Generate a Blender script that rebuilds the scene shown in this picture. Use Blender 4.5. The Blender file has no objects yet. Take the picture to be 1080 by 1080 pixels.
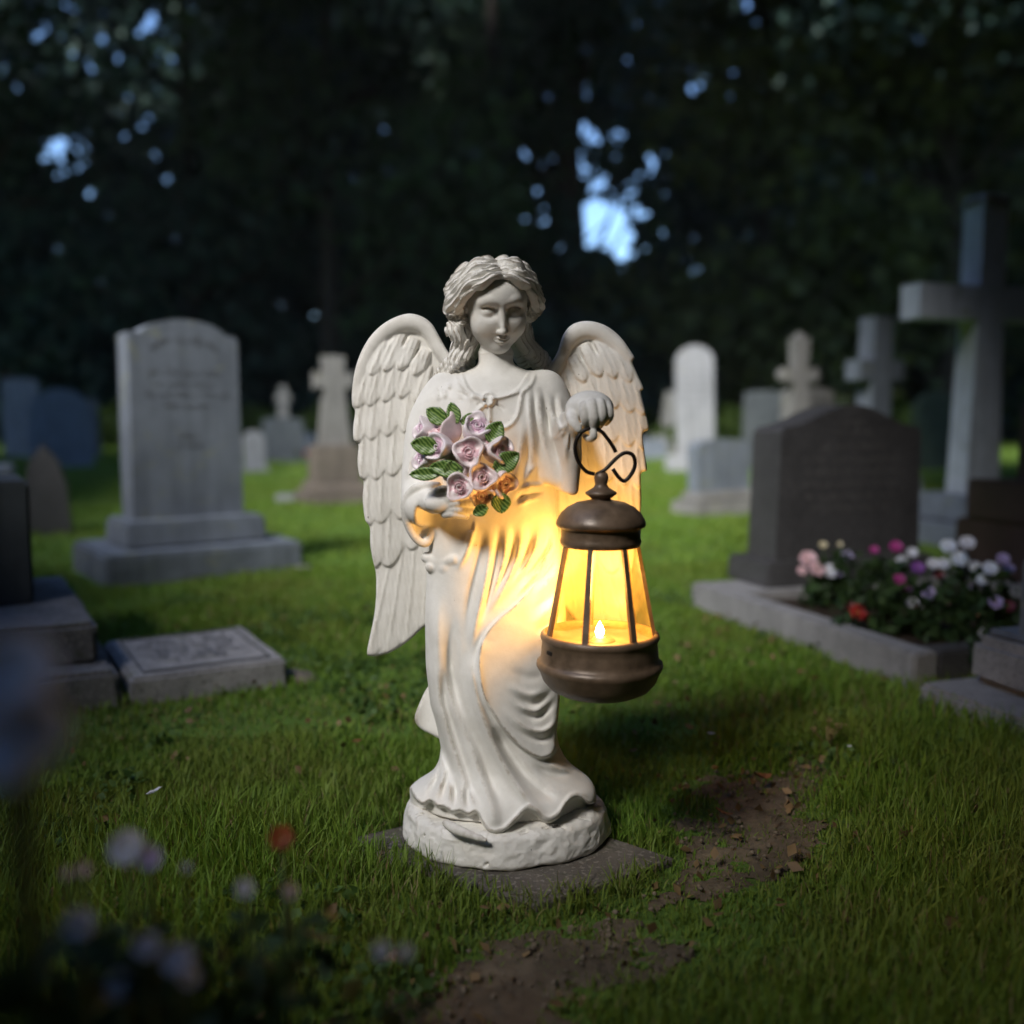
import bpy, bmesh, math, random
import numpy as np
from mathutils import Vector, Matrix

# ------------------------------------------------------------------ camera
SC = bpy.context.scene
D, H, FPX, PITCH = 1.45, 0.66, 1000.0, math.atan(0.1)     # statue distance, eye height, focal length (px of 1080), pitch down
cam_d = bpy.data.cameras.new('camera')
cam = bpy.data.objects.new('camera', cam_d)
SC.collection.objects.link(cam)
cam.location = (0, -D, H)
cam.rotation_euler = (math.pi / 2 - PITCH, 0, 0)
cam_d.sensor_width = 36
cam_d.lens = 36 * FPX / 1080
cam_d.clip_start, cam_d.clip_end = 0.02, 500
cam_d.dof.use_dof = True
cam_d.dof.focus_distance = 1.42
cam_d.dof.aperture_fstop = 1.5
cam_d.dof.aperture_blades = 0
SC.camera = cam

# ------------------------------------------------------------------ world, sun, exposure
SUN_EL, SUN_AZ = math.radians(41), math.radians(212)      # azimuth from +Y clockwise: behind the camera, to its left
W = bpy.data.worlds.new('World')
SC.world = W
W.use_nodes = True
wn = W.node_tree.nodes
sky = wn.new('ShaderNodeTexSky')
sky.sky_type = 'NISHITA'
sky.sun_disc = False
sky.sun_elevation = SUN_EL
sky.sun_rotation = SUN_AZ
sky.air_density, sky.dust_density, sky.ozone_density = 1.0, 0.6, 3.0
bg = wn['Background']
bg.inputs[1].default_value = 0.17
tint = wn.new('ShaderNodeMix')                             # late evening: the sky has gone bluer
tint.data_type = 'RGBA'; tint.blend_type = 'MULTIPLY'; tint.inputs[0].default_value = 1.0
tint.inputs[7].default_value = (0.84, 0.94, 1.08, 1)
W.node_tree.links.new(sky.outputs[0], tint.inputs[6])
W.node_tree.links.new(tint.outputs[2], bg.inputs[0])
sun_d = bpy.data.lights.new('sun', 'SUN')
sun_d.energy = 5.0
sun_d.angle = math.radians(21)
sun_d.color = (1.0, 0.955, 0.895)
sun = bpy.data.objects.new('sun', sun_d)
SC.collection.objects.link(sun)
SUN_DIR = Vector((math.sin(SUN_AZ) * math.cos(SUN_EL), math.cos(SUN_AZ) * math.cos(SUN_EL), math.sin(SUN_EL)))
sun.rotation_euler = SUN_DIR.to_track_quat('Z', 'Y').to_euler()
sun.location = SUN_DIR * 20
SC.view_settings.view_transform = 'Standard'
SC.view_settings.look = 'None'
SC.view_settings.gamma = 1.0
SC.view_settings.exposure = 0.6
SC.render.engine = 'CYCLES'
SC.cycles.use_denoising = True
SC.cycles.max_bounces = 8
SC.cycles.transparent_max_bounces = 24
SC.cycles.sample_clamp_indirect = 4.0
SC.cycles.caustics_reflective = SC.cycles.caustics_refractive = False

# ------------------------------------------------------------------ helpers
C = SC.collection
CT, ST = math.cos(PITCH), math.sin(PITCH)

def ray(u, v):
    X, Y = (u - 540) / FPX, -(v - 540) / FPX
    return X, CT + Y * ST, -ST + Y * CT

def P(u, v, y=0.0):
    """the point of the upright plane at depth y whose picture is (u, v) of the 1080 photograph"""
    dx, dy, dz = ray(u, v)
    t = (y + D) / dy
    return Vector((dx * t, y, H + dz * t))

def G(u, v, z=0.0):
    dx, dy, dz = ray(u, v)
    t = (z - H) / dz
    return Vector((dx * t, -D + dy * t, z))

def tag(o, label=None, cat=None, group=None, kind=None):
    if label: o['label'] = label
    if cat: o['category'] = cat
    if group: o['group'] = group
    if kind: o['kind'] = kind
    return o

def empty(name, loc=(0, 0, 0), label=None, cat=None, group=None, rz=0.0):
    o = bpy.data.objects.new(name, None)
    o.empty_display_size = 0.05
    C.objects.link(o)
    o.location = loc
    o.rotation_euler = (0, 0, rz)
    return tag(o, label, cat, group)

def link(name, me, mat=None, parent=None, smooth=False):
    o = bpy.data.objects.new(name, me)
    C.objects.link(o)
    if mat is not None:
        for m in (mat if isinstance(mat, (list, tuple)) else [mat]):
            me.materials.append(m)
    if smooth:
        me.polygons.foreach_set('use_smooth', [True] * len(me.polygons))
    if parent is not None:
        o.parent = parent
    return o

def mesh_np(name, verts, faces):
    """mesh from numpy arrays; faces is (n,3) or (n,4)"""
    verts = np.asarray(verts, np.float32); faces = np.asarray(faces, np.int32)
    me = bpy.data.meshes.new(name)
    k = faces.shape[1]
    me.vertices.add(len(verts)); me.vertices.foreach_set('co', verts.ravel())
    me.loops.add(faces.size); me.loops.foreach_set('vertex_index', faces.ravel())
    me.polygons.add(len(faces))
    me.polygons.foreach_set('loop_start', np.arange(0, faces.size, k, dtype=np.int32))
    me.update(calc_edges=True)
    me.validate()
    return me

def obj(name, bm, mat=None, parent=None, smooth=False, bevel=0.0, seg=2):
    if bevel > 0:
        bmesh.ops.bevel(bm, geom=[e for e in bm.edges if len(e.link_faces) == 2 and e.calc_face_angle() > 0.5], offset=bevel, segments=seg, profile=0.5, affect='EDGES')
    bmesh.ops.recalc_face_normals(bm, faces=bm.faces)
    me = bpy.data.meshes.new(name)
    bm.to_mesh(me); bm.free()
    return link(name, me, mat, parent, smooth)

def add_box(bm, x0, x1, y0, y1, z0, z1, M=None, taper=0.0):
    c = [(x0, y0, z0), (x1, y0, z0), (x1, y1, z0), (x0, y1, z0)]
    t = taper
    c += [(x0 + t, y0 + t, z1), (x1 - t, y0 + t, z1), (x1 - t, y1 - t, z1), (x0 + t, y1 - t, z1)]
    vs = [bm.verts.new(M @ Vector(p) if M else p) for p in c]
    for f in ((0, 3, 2, 1), (4, 5, 6, 7), (0, 1, 5, 4), (1, 2, 6, 5), (2, 3, 7, 6), (3, 0, 4, 7)):
        bm.faces.new([vs[i] for i in f])
    return vs

def add_prism(bm, pts, y0, y1):
    """an outline in x, z given a thickness along y"""
    a = [bm.verts.new((x, y0, z)) for x, z in pts]
    b = [bm.verts.new((x, y1, z)) for x, z in pts]
    n = len(pts)
    bm.faces.new(a); bm.faces.new(b[::-1])
    for i in range(n):
        j = (i + 1) % n
        bm.faces.new((a[i], b[i], b[j], a[j]))

def add_lathe(bm, prof, n=48, c=(0, 0, 0), closed=True):
    rings = []
    for r, z in prof:
        if r < 1e-6:
            rings.append([bm.verts.new((c[0], c[1], c[2] + z))])
        else:
            rings.append([bm.verts.new((c[0] + r * math.cos(2 * math.pi * i / n), c[1] + r * math.sin(2 * math.pi * i / n), c[2] + z)) for i in range(n)])
    for A, B in zip(rings, rings[1:]):
        for i in range(n):
            j = (i + 1) % n
            if len(A) == 1 and len(B) == 1: continue
            if len(A) == 1: bm.faces.new((A[0], B[i], B[j]))
            elif len(B) == 1: bm.faces.new((A[i], A[j], B[0]))
            else: bm.faces.new((A[i], A[j], B[j], B[i]))

def spline(pts, n=8):
    """Catmull-Rom through the points"""
    p = [np.array(q, float) for q in pts]
    p = [2 * p[0] - p[1]] + p + [2 * p[-1] - p[-2]]
    out = []
    for i in range(1, len(p) - 2):
        for k in range(n):
            t = k / n
            out.append(0.5 * (2 * p[i] + (p[i + 1] - p[i - 1]) * t + (2 * p[i - 1] - 5 * p[i] + 4 * p[i + 1] - p[i + 2]) * t * t + (3 * p[i] - p[i - 1] - 3 * p[i + 1] + p[i + 2]) * t ** 3))
    out.append(p[-2])
    return np.array(out)

def add_tube(bm, pts, rad, n=10, cap=True):
    pts = [Vector(p) for p in pts]
    rad = rad if hasattr(rad, '__len__') else [rad] * len(pts)
    rings = []; up = Vector((0.13, 0.27, 0.95))
    for i, p in enumerate(pts):
        t = (pts[min(i + 1, len(pts) - 1)] - pts[max(i - 1, 0)]).normalized()
        if i == 0:
            a = t.cross(up).normalized()
        else:
            a = (a - t * a.dot(t)).normalized()
        b = t.cross(a)
        rings.append([bm.verts.new(p + (a * math.cos(2 * math.pi * k / n) + b * math.sin(2 * math.pi * k / n)) * rad[i]) for k in range(n)])
    for A, B in zip(rings, rings[1:]):
        for k in range(n):
            j = (k + 1) % n
            bm.faces.new((A[k], A[j], B[j], B[k]))
    if cap:
        bm.faces.new(rings[0][::-1]); bm.faces.new(rings[-1])

def smoothstep(a, b, x):
    t = np.clip((x - a) / (b - a), 0, 1)
    return t * t * (3 - 2 * t)

# value noise on numpy arrays
class Noise:
    def __init__(s, seed=0):
        s.t = np.random.RandomState(seed).rand(32, 32, 32).astype(np.float32) * 2 - 1
    def __call__(s, x, y, z):
        xi, yi, zi = np.floor(x).astype(np.int32), np.floor(y).astype(np.int32), np.floor(z).astype(np.int32)
        fx, fy, fz = x - xi, y - yi, z - zi
        fx, fy, fz = fx * fx * (3 - 2 * fx), fy * fy * (3 - 2 * fy), fz * fz * (3 - 2 * fz)
        g = lambda a, b, c: s.t[(xi + a) & 31, (yi + b) & 31, (zi + c) & 31]
        l = lambda a, b, f: a + (b - a) * f
        return l(l(l(g(0, 0, 0), g(1, 0, 0), fx), l(g(0, 1, 0), g(1, 1, 0), fx), fy), l(l(g(0, 0, 1), g(1, 0, 1), fx), l(g(0, 1, 1), g(1, 1, 1), fx), fy), fz)
noise = Noise(4)
def fbm(x, y, z, o=4):
    r, a = 0, 1.0
    for i in range(o):
        r = r + a * noise(x * 2 ** i + 7 * i, y * 2 ** i + 3 * i, z * 2 ** i)
        a *= 0.5
    return r

# ------------------------------------------------------------------ materials
def mat(name):
    m = bpy.data.materials.new(name)
    m.use_nodes = True
    nt = m.node_tree
    return m, nt.nodes, nt.links, nt.nodes['Principled BSDF']

def ramp(n, stops, interp='LINEAR'):
    r = n.new('ShaderNodeValToRGB')
    r.color_ramp.interpolation = interp
    e = r.color_ramp.elements
    while len(e) < len(stops): e.new(0.5)
    for el, (p, c) in zip(e, stops):
        el.position = p
        el.color = (*c, 1) if len(c) == 3 else c
    return r

def noise_node(n, l, scale, detail=6, rough=0.6, coord='Object', dist=0.0):
    tc = n.new('ShaderNodeTexCoord')
    t = n.new('ShaderNodeTexNoise')
    t.inputs['Scale'].default_value = scale
    t.inputs['Detail'].default_value = detail
    t.inputs['Roughness'].default_value = rough
    t.inputs['Distortion'].default_value = dist
    l.new(tc.outputs[coord], t.inputs['Vector'])
    return t

def bump(n, l, b, src, strength, dist):
    k = n.new('ShaderNodeBump')
    k.inputs['Strength'].default_value = strength
    k.inputs['Distance'].default_value = dist
    l.new(src, k.inputs['Height'])
    l.new(k.outputs[0], b.inputs['Normal'])
    return k

def stone_mat(name, base, dark, scale=6.0, rough=0.75, speck=None, speck_scale=260, lichen=None, bump_d=0.004, moss=None, streaks=0.4):
    m, n, l, b = mat(name)
    t = noise_node(n, l, scale, 8, 0.65)
    r = ramp(n, [(0.3, dark), (0.7, base)])
    l.new(t.outputs[0], r.inputs[0])
    col = r.outputs[0]
    def over(col, fac, c):
        mx = n.new('ShaderNodeMix'); mx.data_type = 'RGBA'
        l.new(fac, mx.inputs[0]); l.new(col, mx.inputs[6]); mx.inputs[7].default_value = (*c, 1)
        return mx.outputs[2]
    if speck:
        s = noise_node(n, l, speck_scale, 2, 0.5)
        q = ramp(n, [(0.56, (0, 0, 0)), (0.64, (0.8, 0.8, 0.8))])
        l.new(s.outputs[0], q.inputs[0])
        col = over(col, q.outputs[0], speck)
    if lichen:
        s = noise_node(n, l, scale * 2.3, 6, 0.7, dist=0.6)
        q = ramp(n, [(0.57, (0, 0, 0)), (0.66, (0.75, 0.75, 0.75))])
        l.new(s.outputs[0], q.inputs[0])
        col = over(col, q.outputs[0], lichen)
    if moss:
        s = noise_node(n, l, scale * 1.4, 5, 0.7)
        q = ramp(n, [(0.55, (0, 0, 0)), (0.75, (0.7, 0.7, 0.7))])
        l.new(s.outputs[0], q.inputs[0])
        col = over(col, q.outputs[0], moss)
    if streaks:                                            # rain stains running down the faces
        tc = n.new('ShaderNodeTexCoord'); mp = n.new('ShaderNodeMapping'); s = n.new('ShaderNodeTexNoise')
        mp.inputs['Scale'].default_value = (22, 22, 2.2)
        s.inputs['Scale'].default_value = 1.0; s.inputs['Detail'].default_value = 6
        l.new(tc.outputs['Object'], mp.inputs[0]); l.new(mp.outputs[0], s.inputs['Vector'])
        q = ramp(n, [(0.46, (0, 0, 0)), (0.72, (streaks, streaks, streaks))])
        l.new(s.outputs[0], q.inputs[0])
        col = over(col, q.outputs[0], tuple(c * 0.35 for c in dark))
    l.new(col, b.inputs['Base Color'])
    b.inputs['Roughness'].default_value = rough
    g = noise_node(n, l, scale * 14, 5, 0.7)
    bump(n, l, b, g.outputs[0], 0.6, bump_d)
    return m

def plain_mat(name, col, rough=0.6, metallic=0.0, var=0.25, scale=30, bump_d=0.0, spec=0.5, trans=0.0):
    m, n, l, b = mat(name)
    t = noise_node(n, l, scale, 4, 0.6)
    d = tuple(c * (1 - var) for c in col); u = tuple(min(1, c * (1 + var)) for c in col)
    r = ramp(n, [(0.3, d), (0.7, u)])
    l.new(t.outputs[0], r.inputs[0]); l.new(r.outputs[0], b.inputs['Base Color'])
    b.inputs['Roughness'].default_value = rough
    b.inputs['Metallic'].default_value = metallic
    b.inputs['Specular IOR Level'].default_value = spec
    if bump_d: bump(n, l, b, t.outputs[0], 0.5, bump_d)
    if trans:
        tr = n.new('ShaderNodeBsdfTranslucent'); mx = n.new('ShaderNodeMixShader')
        l.new(r.outputs[0], tr.inputs[0]); mx.inputs[0].default_value = trans
        l.new(b.outputs[0], mx.inputs[1]); l.new(tr.outputs[0], mx.inputs[2])
        l.new(mx.outputs[0], n['Material Output'].inputs[0])
    return m
# ================================================================== ground
rng = np.random.RandomState(11)
KQ = np.array((0.625, 1.815)); KF = np.array((0.329, -0.944)); KR = np.array((0.944, 0.329))     # kerbed grave: back-left corner, towards the foot, towards its right
soil_line = np.array([(0.56, 0.27), (0.47, 0.16), (0.36, 0.05), (0.26, -0.06), (0.18, -0.16), (0.10, -0.27), (0.03, -0.36), (-0.03, -0.46), (-0.05, -0.6)])
soil_w = np.array([0.03, 0.08, 0.10, 0.09, 0.075, 0.085, 0.10, 0.105, 0.10])
def soil_d(x, y):
    """signed distance (negative inside) of the trodden bare patch"""
    best = np.full(np.shape(x), 9.0)
    for a, b, wa, wb in zip(soil_line, soil_line[1:], soil_w, soil_w[1:]):
        e = b - a
        t = np.clip(((x - a[0]) * e[0] + (y - a[1]) * e[1]) / (e @ e), 0, 1)
        best = np.minimum(best, np.hypot(x - a[0] - t * e[0], y - a[1] - t * e[1]) - (wa + (wb - wa) * t))
    return np.maximum(best + 0.060 * fbm(x * 9, y * 9, 0 * x + 3, 4), 0.30 - np.hypot(x + 0.02, (y + .01) * 1.1))
def ground_z(x, y):
    far = np.clip(np.hypot(x, y + D) / 6, 0.15, 1)
    z = 0.020 * far * (noise(x * 0.9, y * 0.9, 0 * x + 0.5)) + 0.006 * noise(x * 5, y * 5, 0 * x + 2.5)
    flat = np.clip((np.hypot(x + 0.01, y) - 0.3) / 0.3, 0, 1)
    return z * flat - 0.012 * (1 - np.clip((np.hypot(x + 0.01, y) - 0.30) / 0.25, 0, 1))

def soil_mat(name, a, b_, c):
    m, n, l, b = mat(name)
    t = noise_node(n, l, 9, 8, 0.7)
    r = ramp(n, [(0.3, a), (0.52, b_), (0.75, c)])
    l.new(t.outputs[0], r.inputs[0]); l.new(r.outputs[0], b.inputs['Base Color'])
    b.inputs['Roughness'].default_value = 0.95
    b.inputs['Specular IOR Level'].default_value = 0.2
    g = noise_node(n, l, 120, 6, 0.7)
    bump(n, l, b, g.outputs[0], 0.8, 0.006)
    return m
M_TURF = soil_mat('turf', (0.042, 0.066, 0.014), (0.088, 0.160, 0.027), (0.122, 0.220, 0.038))
M_SOIL = soil_mat('bare_soil', (0.060, 0.047, 0.031), (0.125, 0.098, 0.066), (0.23, 0.185, 0.125))
def sheet(name, xs, ys, zf, mt, keep=None):
    X, Y = np.meshgrid(xs, ys, indexing='ij')
    Zs = zf(X, Y)
    nx, ny = X.shape
    idx = np.arange(nx * ny).reshape(nx, ny)
    q = np.stack([idx[:-1, :-1], idx[1:, :-1], idx[1:, 1:], idx[:-1, 1:]], -1).reshape(-1, 4)
    vts = np.stack([X, Y, Zs], -1).reshape(-1, 3)
    if keep is not None:
        k = keep(X, Y).reshape(-1)
        q = q[k[q].all(1)]
        use = np.unique(q); mp = np.full(len(vts), -1); mp[use] = np.arange(len(use))
        vts = vts[use]; q = mp[q]
    return link(name, mesh_np(name, vts, q), mt, None, True)
gx = np.concatenate([np.linspace(-120, -12, 28)[:-1], np.linspace(-12, -3, 46)[:-1], np.linspace(-3, 3, 200)[:-1], np.linspace(3, 12, 46)[:-1], np.linspace(12, 120, 28)])
gy = np.concatenate([np.linspace(-60, -3, 30)[:-1], np.linspace(-3, 4, 230)[:-1], np.linspace(4, 14, 60)[:-1], np.linspace(14, 200, 50)])
tag(sheet('lawn', gx, gy, ground_z, M_TURF), kind='structure')
sx, sy = np.linspace(-0.35, 0.8, 240), np.linspace(-0.75, 0.45, 250)
tag(sheet('bare_soil', sx, sy, lambda x, y: ground_z(x, y) + 0.0015 + 0.005 * np.clip(-soil_d(x, y) * 12, -0.8, 1) + 0.004 * fbm(x * 40, y * 40, 0 * x, 3), M_SOIL, lambda x, y: soil_d(x, y) < 0.012), kind='structure')

# ================================================================== stones
M_BLUEGREY = stone_mat('blue_grey_stone', (0.18, 0.21, 0.255), (0.115, 0.135, 0.168), 5, lichen=(0.20, 0.22, 0.17))
M_CROSS = stone_mat('pale_blue_stone', (0.46, 0.51, 0.58), (0.34, 0.38, 0.44), 5, lichen=(0.25, 0.28, 0.24))
M_DARKGRAN = stone_mat('dark_granite', (0.065, 0.064, 0.068), (0.042, 0.041, 0.044), 7, 0.45, streaks=0.15, speck=(0.17, 0.17, 0.175), speck_scale=300, bump_d=0.0015)
M_REDGRAN = stone_mat('dark_red_granite', (0.055, 0.036, 0.034), (0.03, 0.021, 0.02), 7, 0.4, streaks=0.1, speck=(0.10, 0.06, 0.055), speck_scale=280, bump_d=0.0015)
M_GREYGRAN = stone_mat('grey_granite', (0.33, 0.325, 0.33), (0.20, 0.20, 0.205), 6, 0.7, streaks=0.25, speck=(0.07, 0.07, 0.075), speck_scale=230, bump_d=0.003)
M_SANDSTONE = stone_mat('brown_sandstone', (0.19, 0.16, 0.135), (0.11, 0.094, 0.08), 5, lichen=(0.11, 0.11, 0.075))
M_PALE = stone_mat('pale_stone', (0.23, 0.23, 0.225), (0.15, 0.148, 0.145), 5, lichen=(0.20, 0.20, 0.14))
M_WHITE = stone_mat('white_marble', (0.26, 0.27, 0.29), (0.18, 0.19, 0.21), 4, 0.6, lichen=(0.24, 0.24, 0.22), bump_d=0.002)
M_SLATE = stone_mat('slate', (0.10, 0.115, 0.125), (0.06, 0.07, 0.08), 6, 0.65)
M_WEATHER = stone_mat('weathered_stone', (0.20, 0.195, 0.20), (0.10, 0.098, 0.105), 9, 0.85, lichen=(0.075, 0.085, 0.05), speck=(0.32, 0.31, 0.32), speck_scale=140, bump_d=0.006)
M_LEDGER = stone_mat('ledger_stone', (0.36, 0.35, 0.36), (0.22, 0.215, 0.225), 9, 0.7, lichen=(0.16, 0.165, 0.12), speck=(0.13, 0.13, 0.135), speck_scale=150, bump_d=0.004)
M_SLAB = stone_mat('paving_stone', (0.15, 0.132, 0.108), (0.055, 0.048, 0.040), 8, 0.85, streaks=0, lichen=(0.055, 0.06, 0.035), speck=(0.22, 0.20, 0.17), speck_scale=120, bump_d=0.006)
M_CUT = stone_mat('cut_letters', (0.07, 0.07, 0.075), (0.04, 0.04, 0.045), 20, streaks=0)
M_CUTPALE = stone_mat('worn_cut_letters', (0.12, 0.125, 0.135), (0.08, 0.085, 0.095), 20, streaks=0)
M_CUTDARK = stone_mat('matt_cut_letters', (0.16, 0.157, 0.16), (0.11, 0.108, 0.11), 20)

def roughen(bm, amp=0.004, cuts=0, sc=9):
    if cuts:
        bmesh.ops.subdivide_edges(bm, edges=bm.edges[:], cuts=cuts, use_grid_fill=True)
    co = np.array([v.co for v in bm.verts])
    n = np.stack([fbm(co[:, 0] * sc + k * 5, co[:, 1] * sc, co[:, 2] * sc + k * 3, 3) for k in range(3)], 1) * amp
    for v, d in zip(bm.verts, n): v.co += Vector(d)
def block(name, par, m, x0, x1, y0, y1, z0, z1, bev=0.008, taper=0.0, rough=0.0, cuts=4):
    bm = bmesh.new()
    add_box(bm, x0, x1, y0, y1, z0, z1, taper=taper)
    bmesh.ops.bevel(bm, geom=bm.edges[:], offset=bev, segments=2, affect='EDGES')
    if rough: roughen(bm, rough, cuts)
    return obj(name, bm, m, par)
def prism(name, par, m, pts, y0, y1, bev=0.006):
    bm = bmesh.new()
    add_prism(bm, pts, y0, y1)
    es = [e for e in bm.edges if len(e.link_faces) == 2 and e.calc_face_angle() > 0.6]
    bmesh.ops.bevel(bm, geom=es, offset=bev, segments=2, affect='EDGES')
    bmesh.ops.recalc_face_normals(bm, faces=bm.faces)
    o = obj(name, bm, m, par)
    return o
def arc(cx, cz, rx, rz, a0, a1, n=20):
    return [(cx + rx * math.cos(math.radians(a0 + (a1 - a0) * i / n)), cz + rz * math.sin(math.radians(a0 + (a1 - a0) * i / n))) for i in range(n + 1)]
def scribble(bm, x0, x1, z, h, y, rnd, w=0.0022, flat=False):
    """one line of worn, unreadable cut lettering: short strokes sunk 1 mm proud of the face"""
    x = x0
    while x < x1:
        k = rnd.randint(2, 7)
        for _ in range(k):
            cw = h * rnd.uniform(0.35, 0.6)
            for _s in range(rnd.choice((1, 2, 2, 3))):
                xa, xb = x + rnd.uniform(0, cw), x + rnd.uniform(0, cw)
                za, zb = z + rnd.uniform(0, h * 0.4), z + h * rnd.uniform(0.6, 1)
                if rnd.random() < .3: za = zb = z + rnd.choice((0, .5, 1)) * h; xa, xb = x, x + cw
                dx, dz = xb - xa, zb - za; L = math.hypot(dx, dz) or 1e-3
                nx, nz = -dz / L * w / 2, dx / L * w / 2
                q = [(xa + nx, za + nz), (xb + nx, zb + nz), (xb - nx, zb - nz), (xa - nx, za - nz)]
                bm.faces.new([bm.verts.new((p[0], p[1], y) if flat else (p[0], y, p[1])) for p in q])
            x += cw * 1.35
            if x > x1: break
        x += h * 0.5
def cross_outline(w, arm, h, za, t, foot=None, flare=0.0, zt=None):
    """outline of a latin cross: half shaft w, half span arm, arm height za +- t, top h"""
    f = foot or w; g = flare
    r = [(f, 0), (w, za - t), (arm - g, za - t), (arm, za - t - g), (arm, za + t + g), (arm - g, za + t), (w, za + t), (w * 0.96 + g, h - g * .3), (w * 0.96 + g, h)]
    return r + [(-x, z) for x, z in reversed(r)]

# ---- big blue-grey headstone on two tiers, left
A1 = math.radians(36)
def at2(o, r, f, a):
    """origin o moved r to the right and f to the front of a stone turned by a"""
    return (o[0] + r * math.cos(a) + f * math.sin(a), o[1] + r * math.sin(a) - f * math.cos(a), 0)
g = empty('headstone_monument', (-1.42, 2.66, 0), 'tall blue-grey headstone with a curved top standing on two broad stone tiers', 'gravestone', rz=A1)
block('lower_tier', g, M_BLUEGREY, -0.405, 0.405, -0.31, 0.31, -0.04, 0.124, 0.012, rough=0.003)
block('upper_tier', g, M_BLUEGREY, -0.295, 0.295, -0.19, 0.19, 0.123, 0.235, 0.012, 0.008, rough=0.002)
top_ = [(-0.235, 0.232), (0.235, 0.232), (0.228, 0.985)] + arc(0.195, 0.985, 0.033, 0.025, 0, 90, 6)[1:] + arc(0.0, 0.985, 0.185, 0.085, 12, 168, 24) + [(-0.195, 1.01), (-0.228, 1.01)]
hs = prism('headstone', g, M_BLUEGREY, top_, -0.06, 0.12, 0.007)
bm = bmesh.new(); r_ = random.Random(3)
for k in range(14):                                   # bowed first line under the arch
    a = math.radians(150 - 120 * k / 13)
    scribble(bm, 0.155 * math.cos(a) - 0.012, 0.155 * math.cos(a) + 0.006, 0.895 + 0.075 * math.sin(a), 0.034, -0.0622, r_, 0.005)
for z, h, x in ((0.835, 0.024, 0.15), (0.79, 0.02, 0.12), (0.745, 0.024, 0.17), (0.70, 0.018, 0.10), (0.57, 0.02, 0.04), (0.53, 0.02, 0.06)):
    scribble(bm, -x, x, z, h, -0.0622, r_, 0.004)
obj('lettering', bm, M_CUTPALE, hs)

# ---- stepped monument at the left edge, and the flat ledger beside it
A2 = math.radians(30.5)
g = empty('stepped_monument', at2((-0.885, 0.655), -0.45, -0.38, A2), 'dark square monument block on two weathered steps at the left edge, beside the flat ledger', 'gravestone', rz=A2)
block('lower_step', g, M_WEATHER, -0.45, 0.445, -0.38, 0.52, -0.05, 0.09, 0.012, rough=0.006, cuts=6)
block('upper_step', g, M_WEATHER, -0.41, 0.415, -0.285, 0.47, 0.0885, 0.186, 0.012, rough=0.004, cuts=6)
block('die', g, M_SLATE, -0.30, 0.305, 0.03, 0.40, 0.1855, 0.50, 0.008)
g = empty('ledger_stone', at2((-0.871, 0.655), 0.185, -0.21, A2), 'flat pale ledger slab with a cut border and worn lettering lying in the grass', 'gravestone', rz=A2)
bm = bmesh.new()
vs = add_box(bm, -0.182, 0.184, -0.21, 0.215, -0.03, 0.068)
bmesh.ops.bevel(bm, geom=bm.edges[:], offset=0.008, segments=2, affect='EDGES'); roughen(bm, 0.0035, 6)
slab_o = obj('slab', bm, M_LEDGER, g)
bm = bmesh.new()
zt = 0.0735
for x0, x1, y0, y1 in ((-0.148, 0.150, -0.178, -0.1755), (-0.148, 0.150, 0.1805, 0.183), (-0.148, -0.1455, -0.1755, 0.1805), (0.1475, 0.150, -0.1755, 0.1805)):
    add_box(bm, x0, x1, y0, y1, zt - 0.006, zt)
r_ = random.Random(9)
for y, x in ((0.11, 0.10), (0.07, 0.12), (0.025, 0.11), (-0.02, 0.09), (-0.065, 0.11), (-0.11, 0.06)):
    scribble(bm, -x, x, y, 0.022, zt, r_, 0.0052, flat=True)
obj('lettering', bm, M_CUTPALE, g)

# ---- dark granite headstone in its kerb, right
A3 = math.atan2(KR[1], KR[0])
def kq(r, f): return at2(KQ, r, f, A3)
g = empty('kerb_grave', kq(0.0, 0.0), 'dark granite headstone with a bowed top in a grey kerb planted with flowers', 'gravestone', rz=A3)
KW, KL, kt = 1.05, 1.07, 0.075
block('kerb', g, M_GREYGRAN, 0, kt, -KL, 0, -0.03, 0.088, 0.006, rough=0.0015)
block('kerb', g, M_GREYGRAN, KW - kt, KW, -KL, 0, -0.03, 0.088, 0.006, rough=0.0015)
block('kerb', g, M_DARKGRAN, kt + 0.001, KW - kt - 0.001, -KL + 0.001, -KL + kt, -0.03, 0.0865, 0.006)
block('kerb_platform', g, M_GREYGRAN, kt + 0.001, KW - kt - 0.001, -0.235, -0.001, -0.03, 0.0865, 0.006)
block('plinth', g, M_DARKGRAN, 0.176, 0.88, -0.195, 0.06, 0.0863, 0.172, 0.008, 0.004)
hx0, hx1 = 0.225, 0.83; hm = (hx0 + hx1) / 2
pts = [(hx0, 0.1715), (hx1, 0.1715), (hx1 - 0.012, 0.61)] + [(hm + (hx1 - hx0 - .03) / 2 * c, 0.625 + 0.078 * (math.cos(c * math.pi) * 0.5 + 0.5)) for c in np.linspace(0.96, -0.96, 23)] + [(hx0 + 0.012, 0.61)]
hs = prism('headstone', g, M_DARKGRAN, pts, -0.165, 0.0, 0.006)
bm = bmesh.new(); r_ = random.Random(21)
for z, h, x in ((0.63, 0.024, 0.055), (0.60, 0.02, 0.07), (0.548, 0.022, 0.13), (0.505, 0.022, 0.20), (0.462, 0.022, 0.18), (0.42, 0.022, 0.20), (0.378, 0.022, 0.19), (0.336, 0.022, 0.16)):
    scribble(bm, hm - x, hm + x, z, h, -0.1662, r_, 0.005)
obj('lettering', bm, M_CUTDARK, hs)
bm = bmesh.new()
add_box(bm, kt - .003, KW - kt + .003, -KL + kt - .003, -0.233, 0.0, 0.058)
roughen(bm, 0.008, 8, 14)
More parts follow.
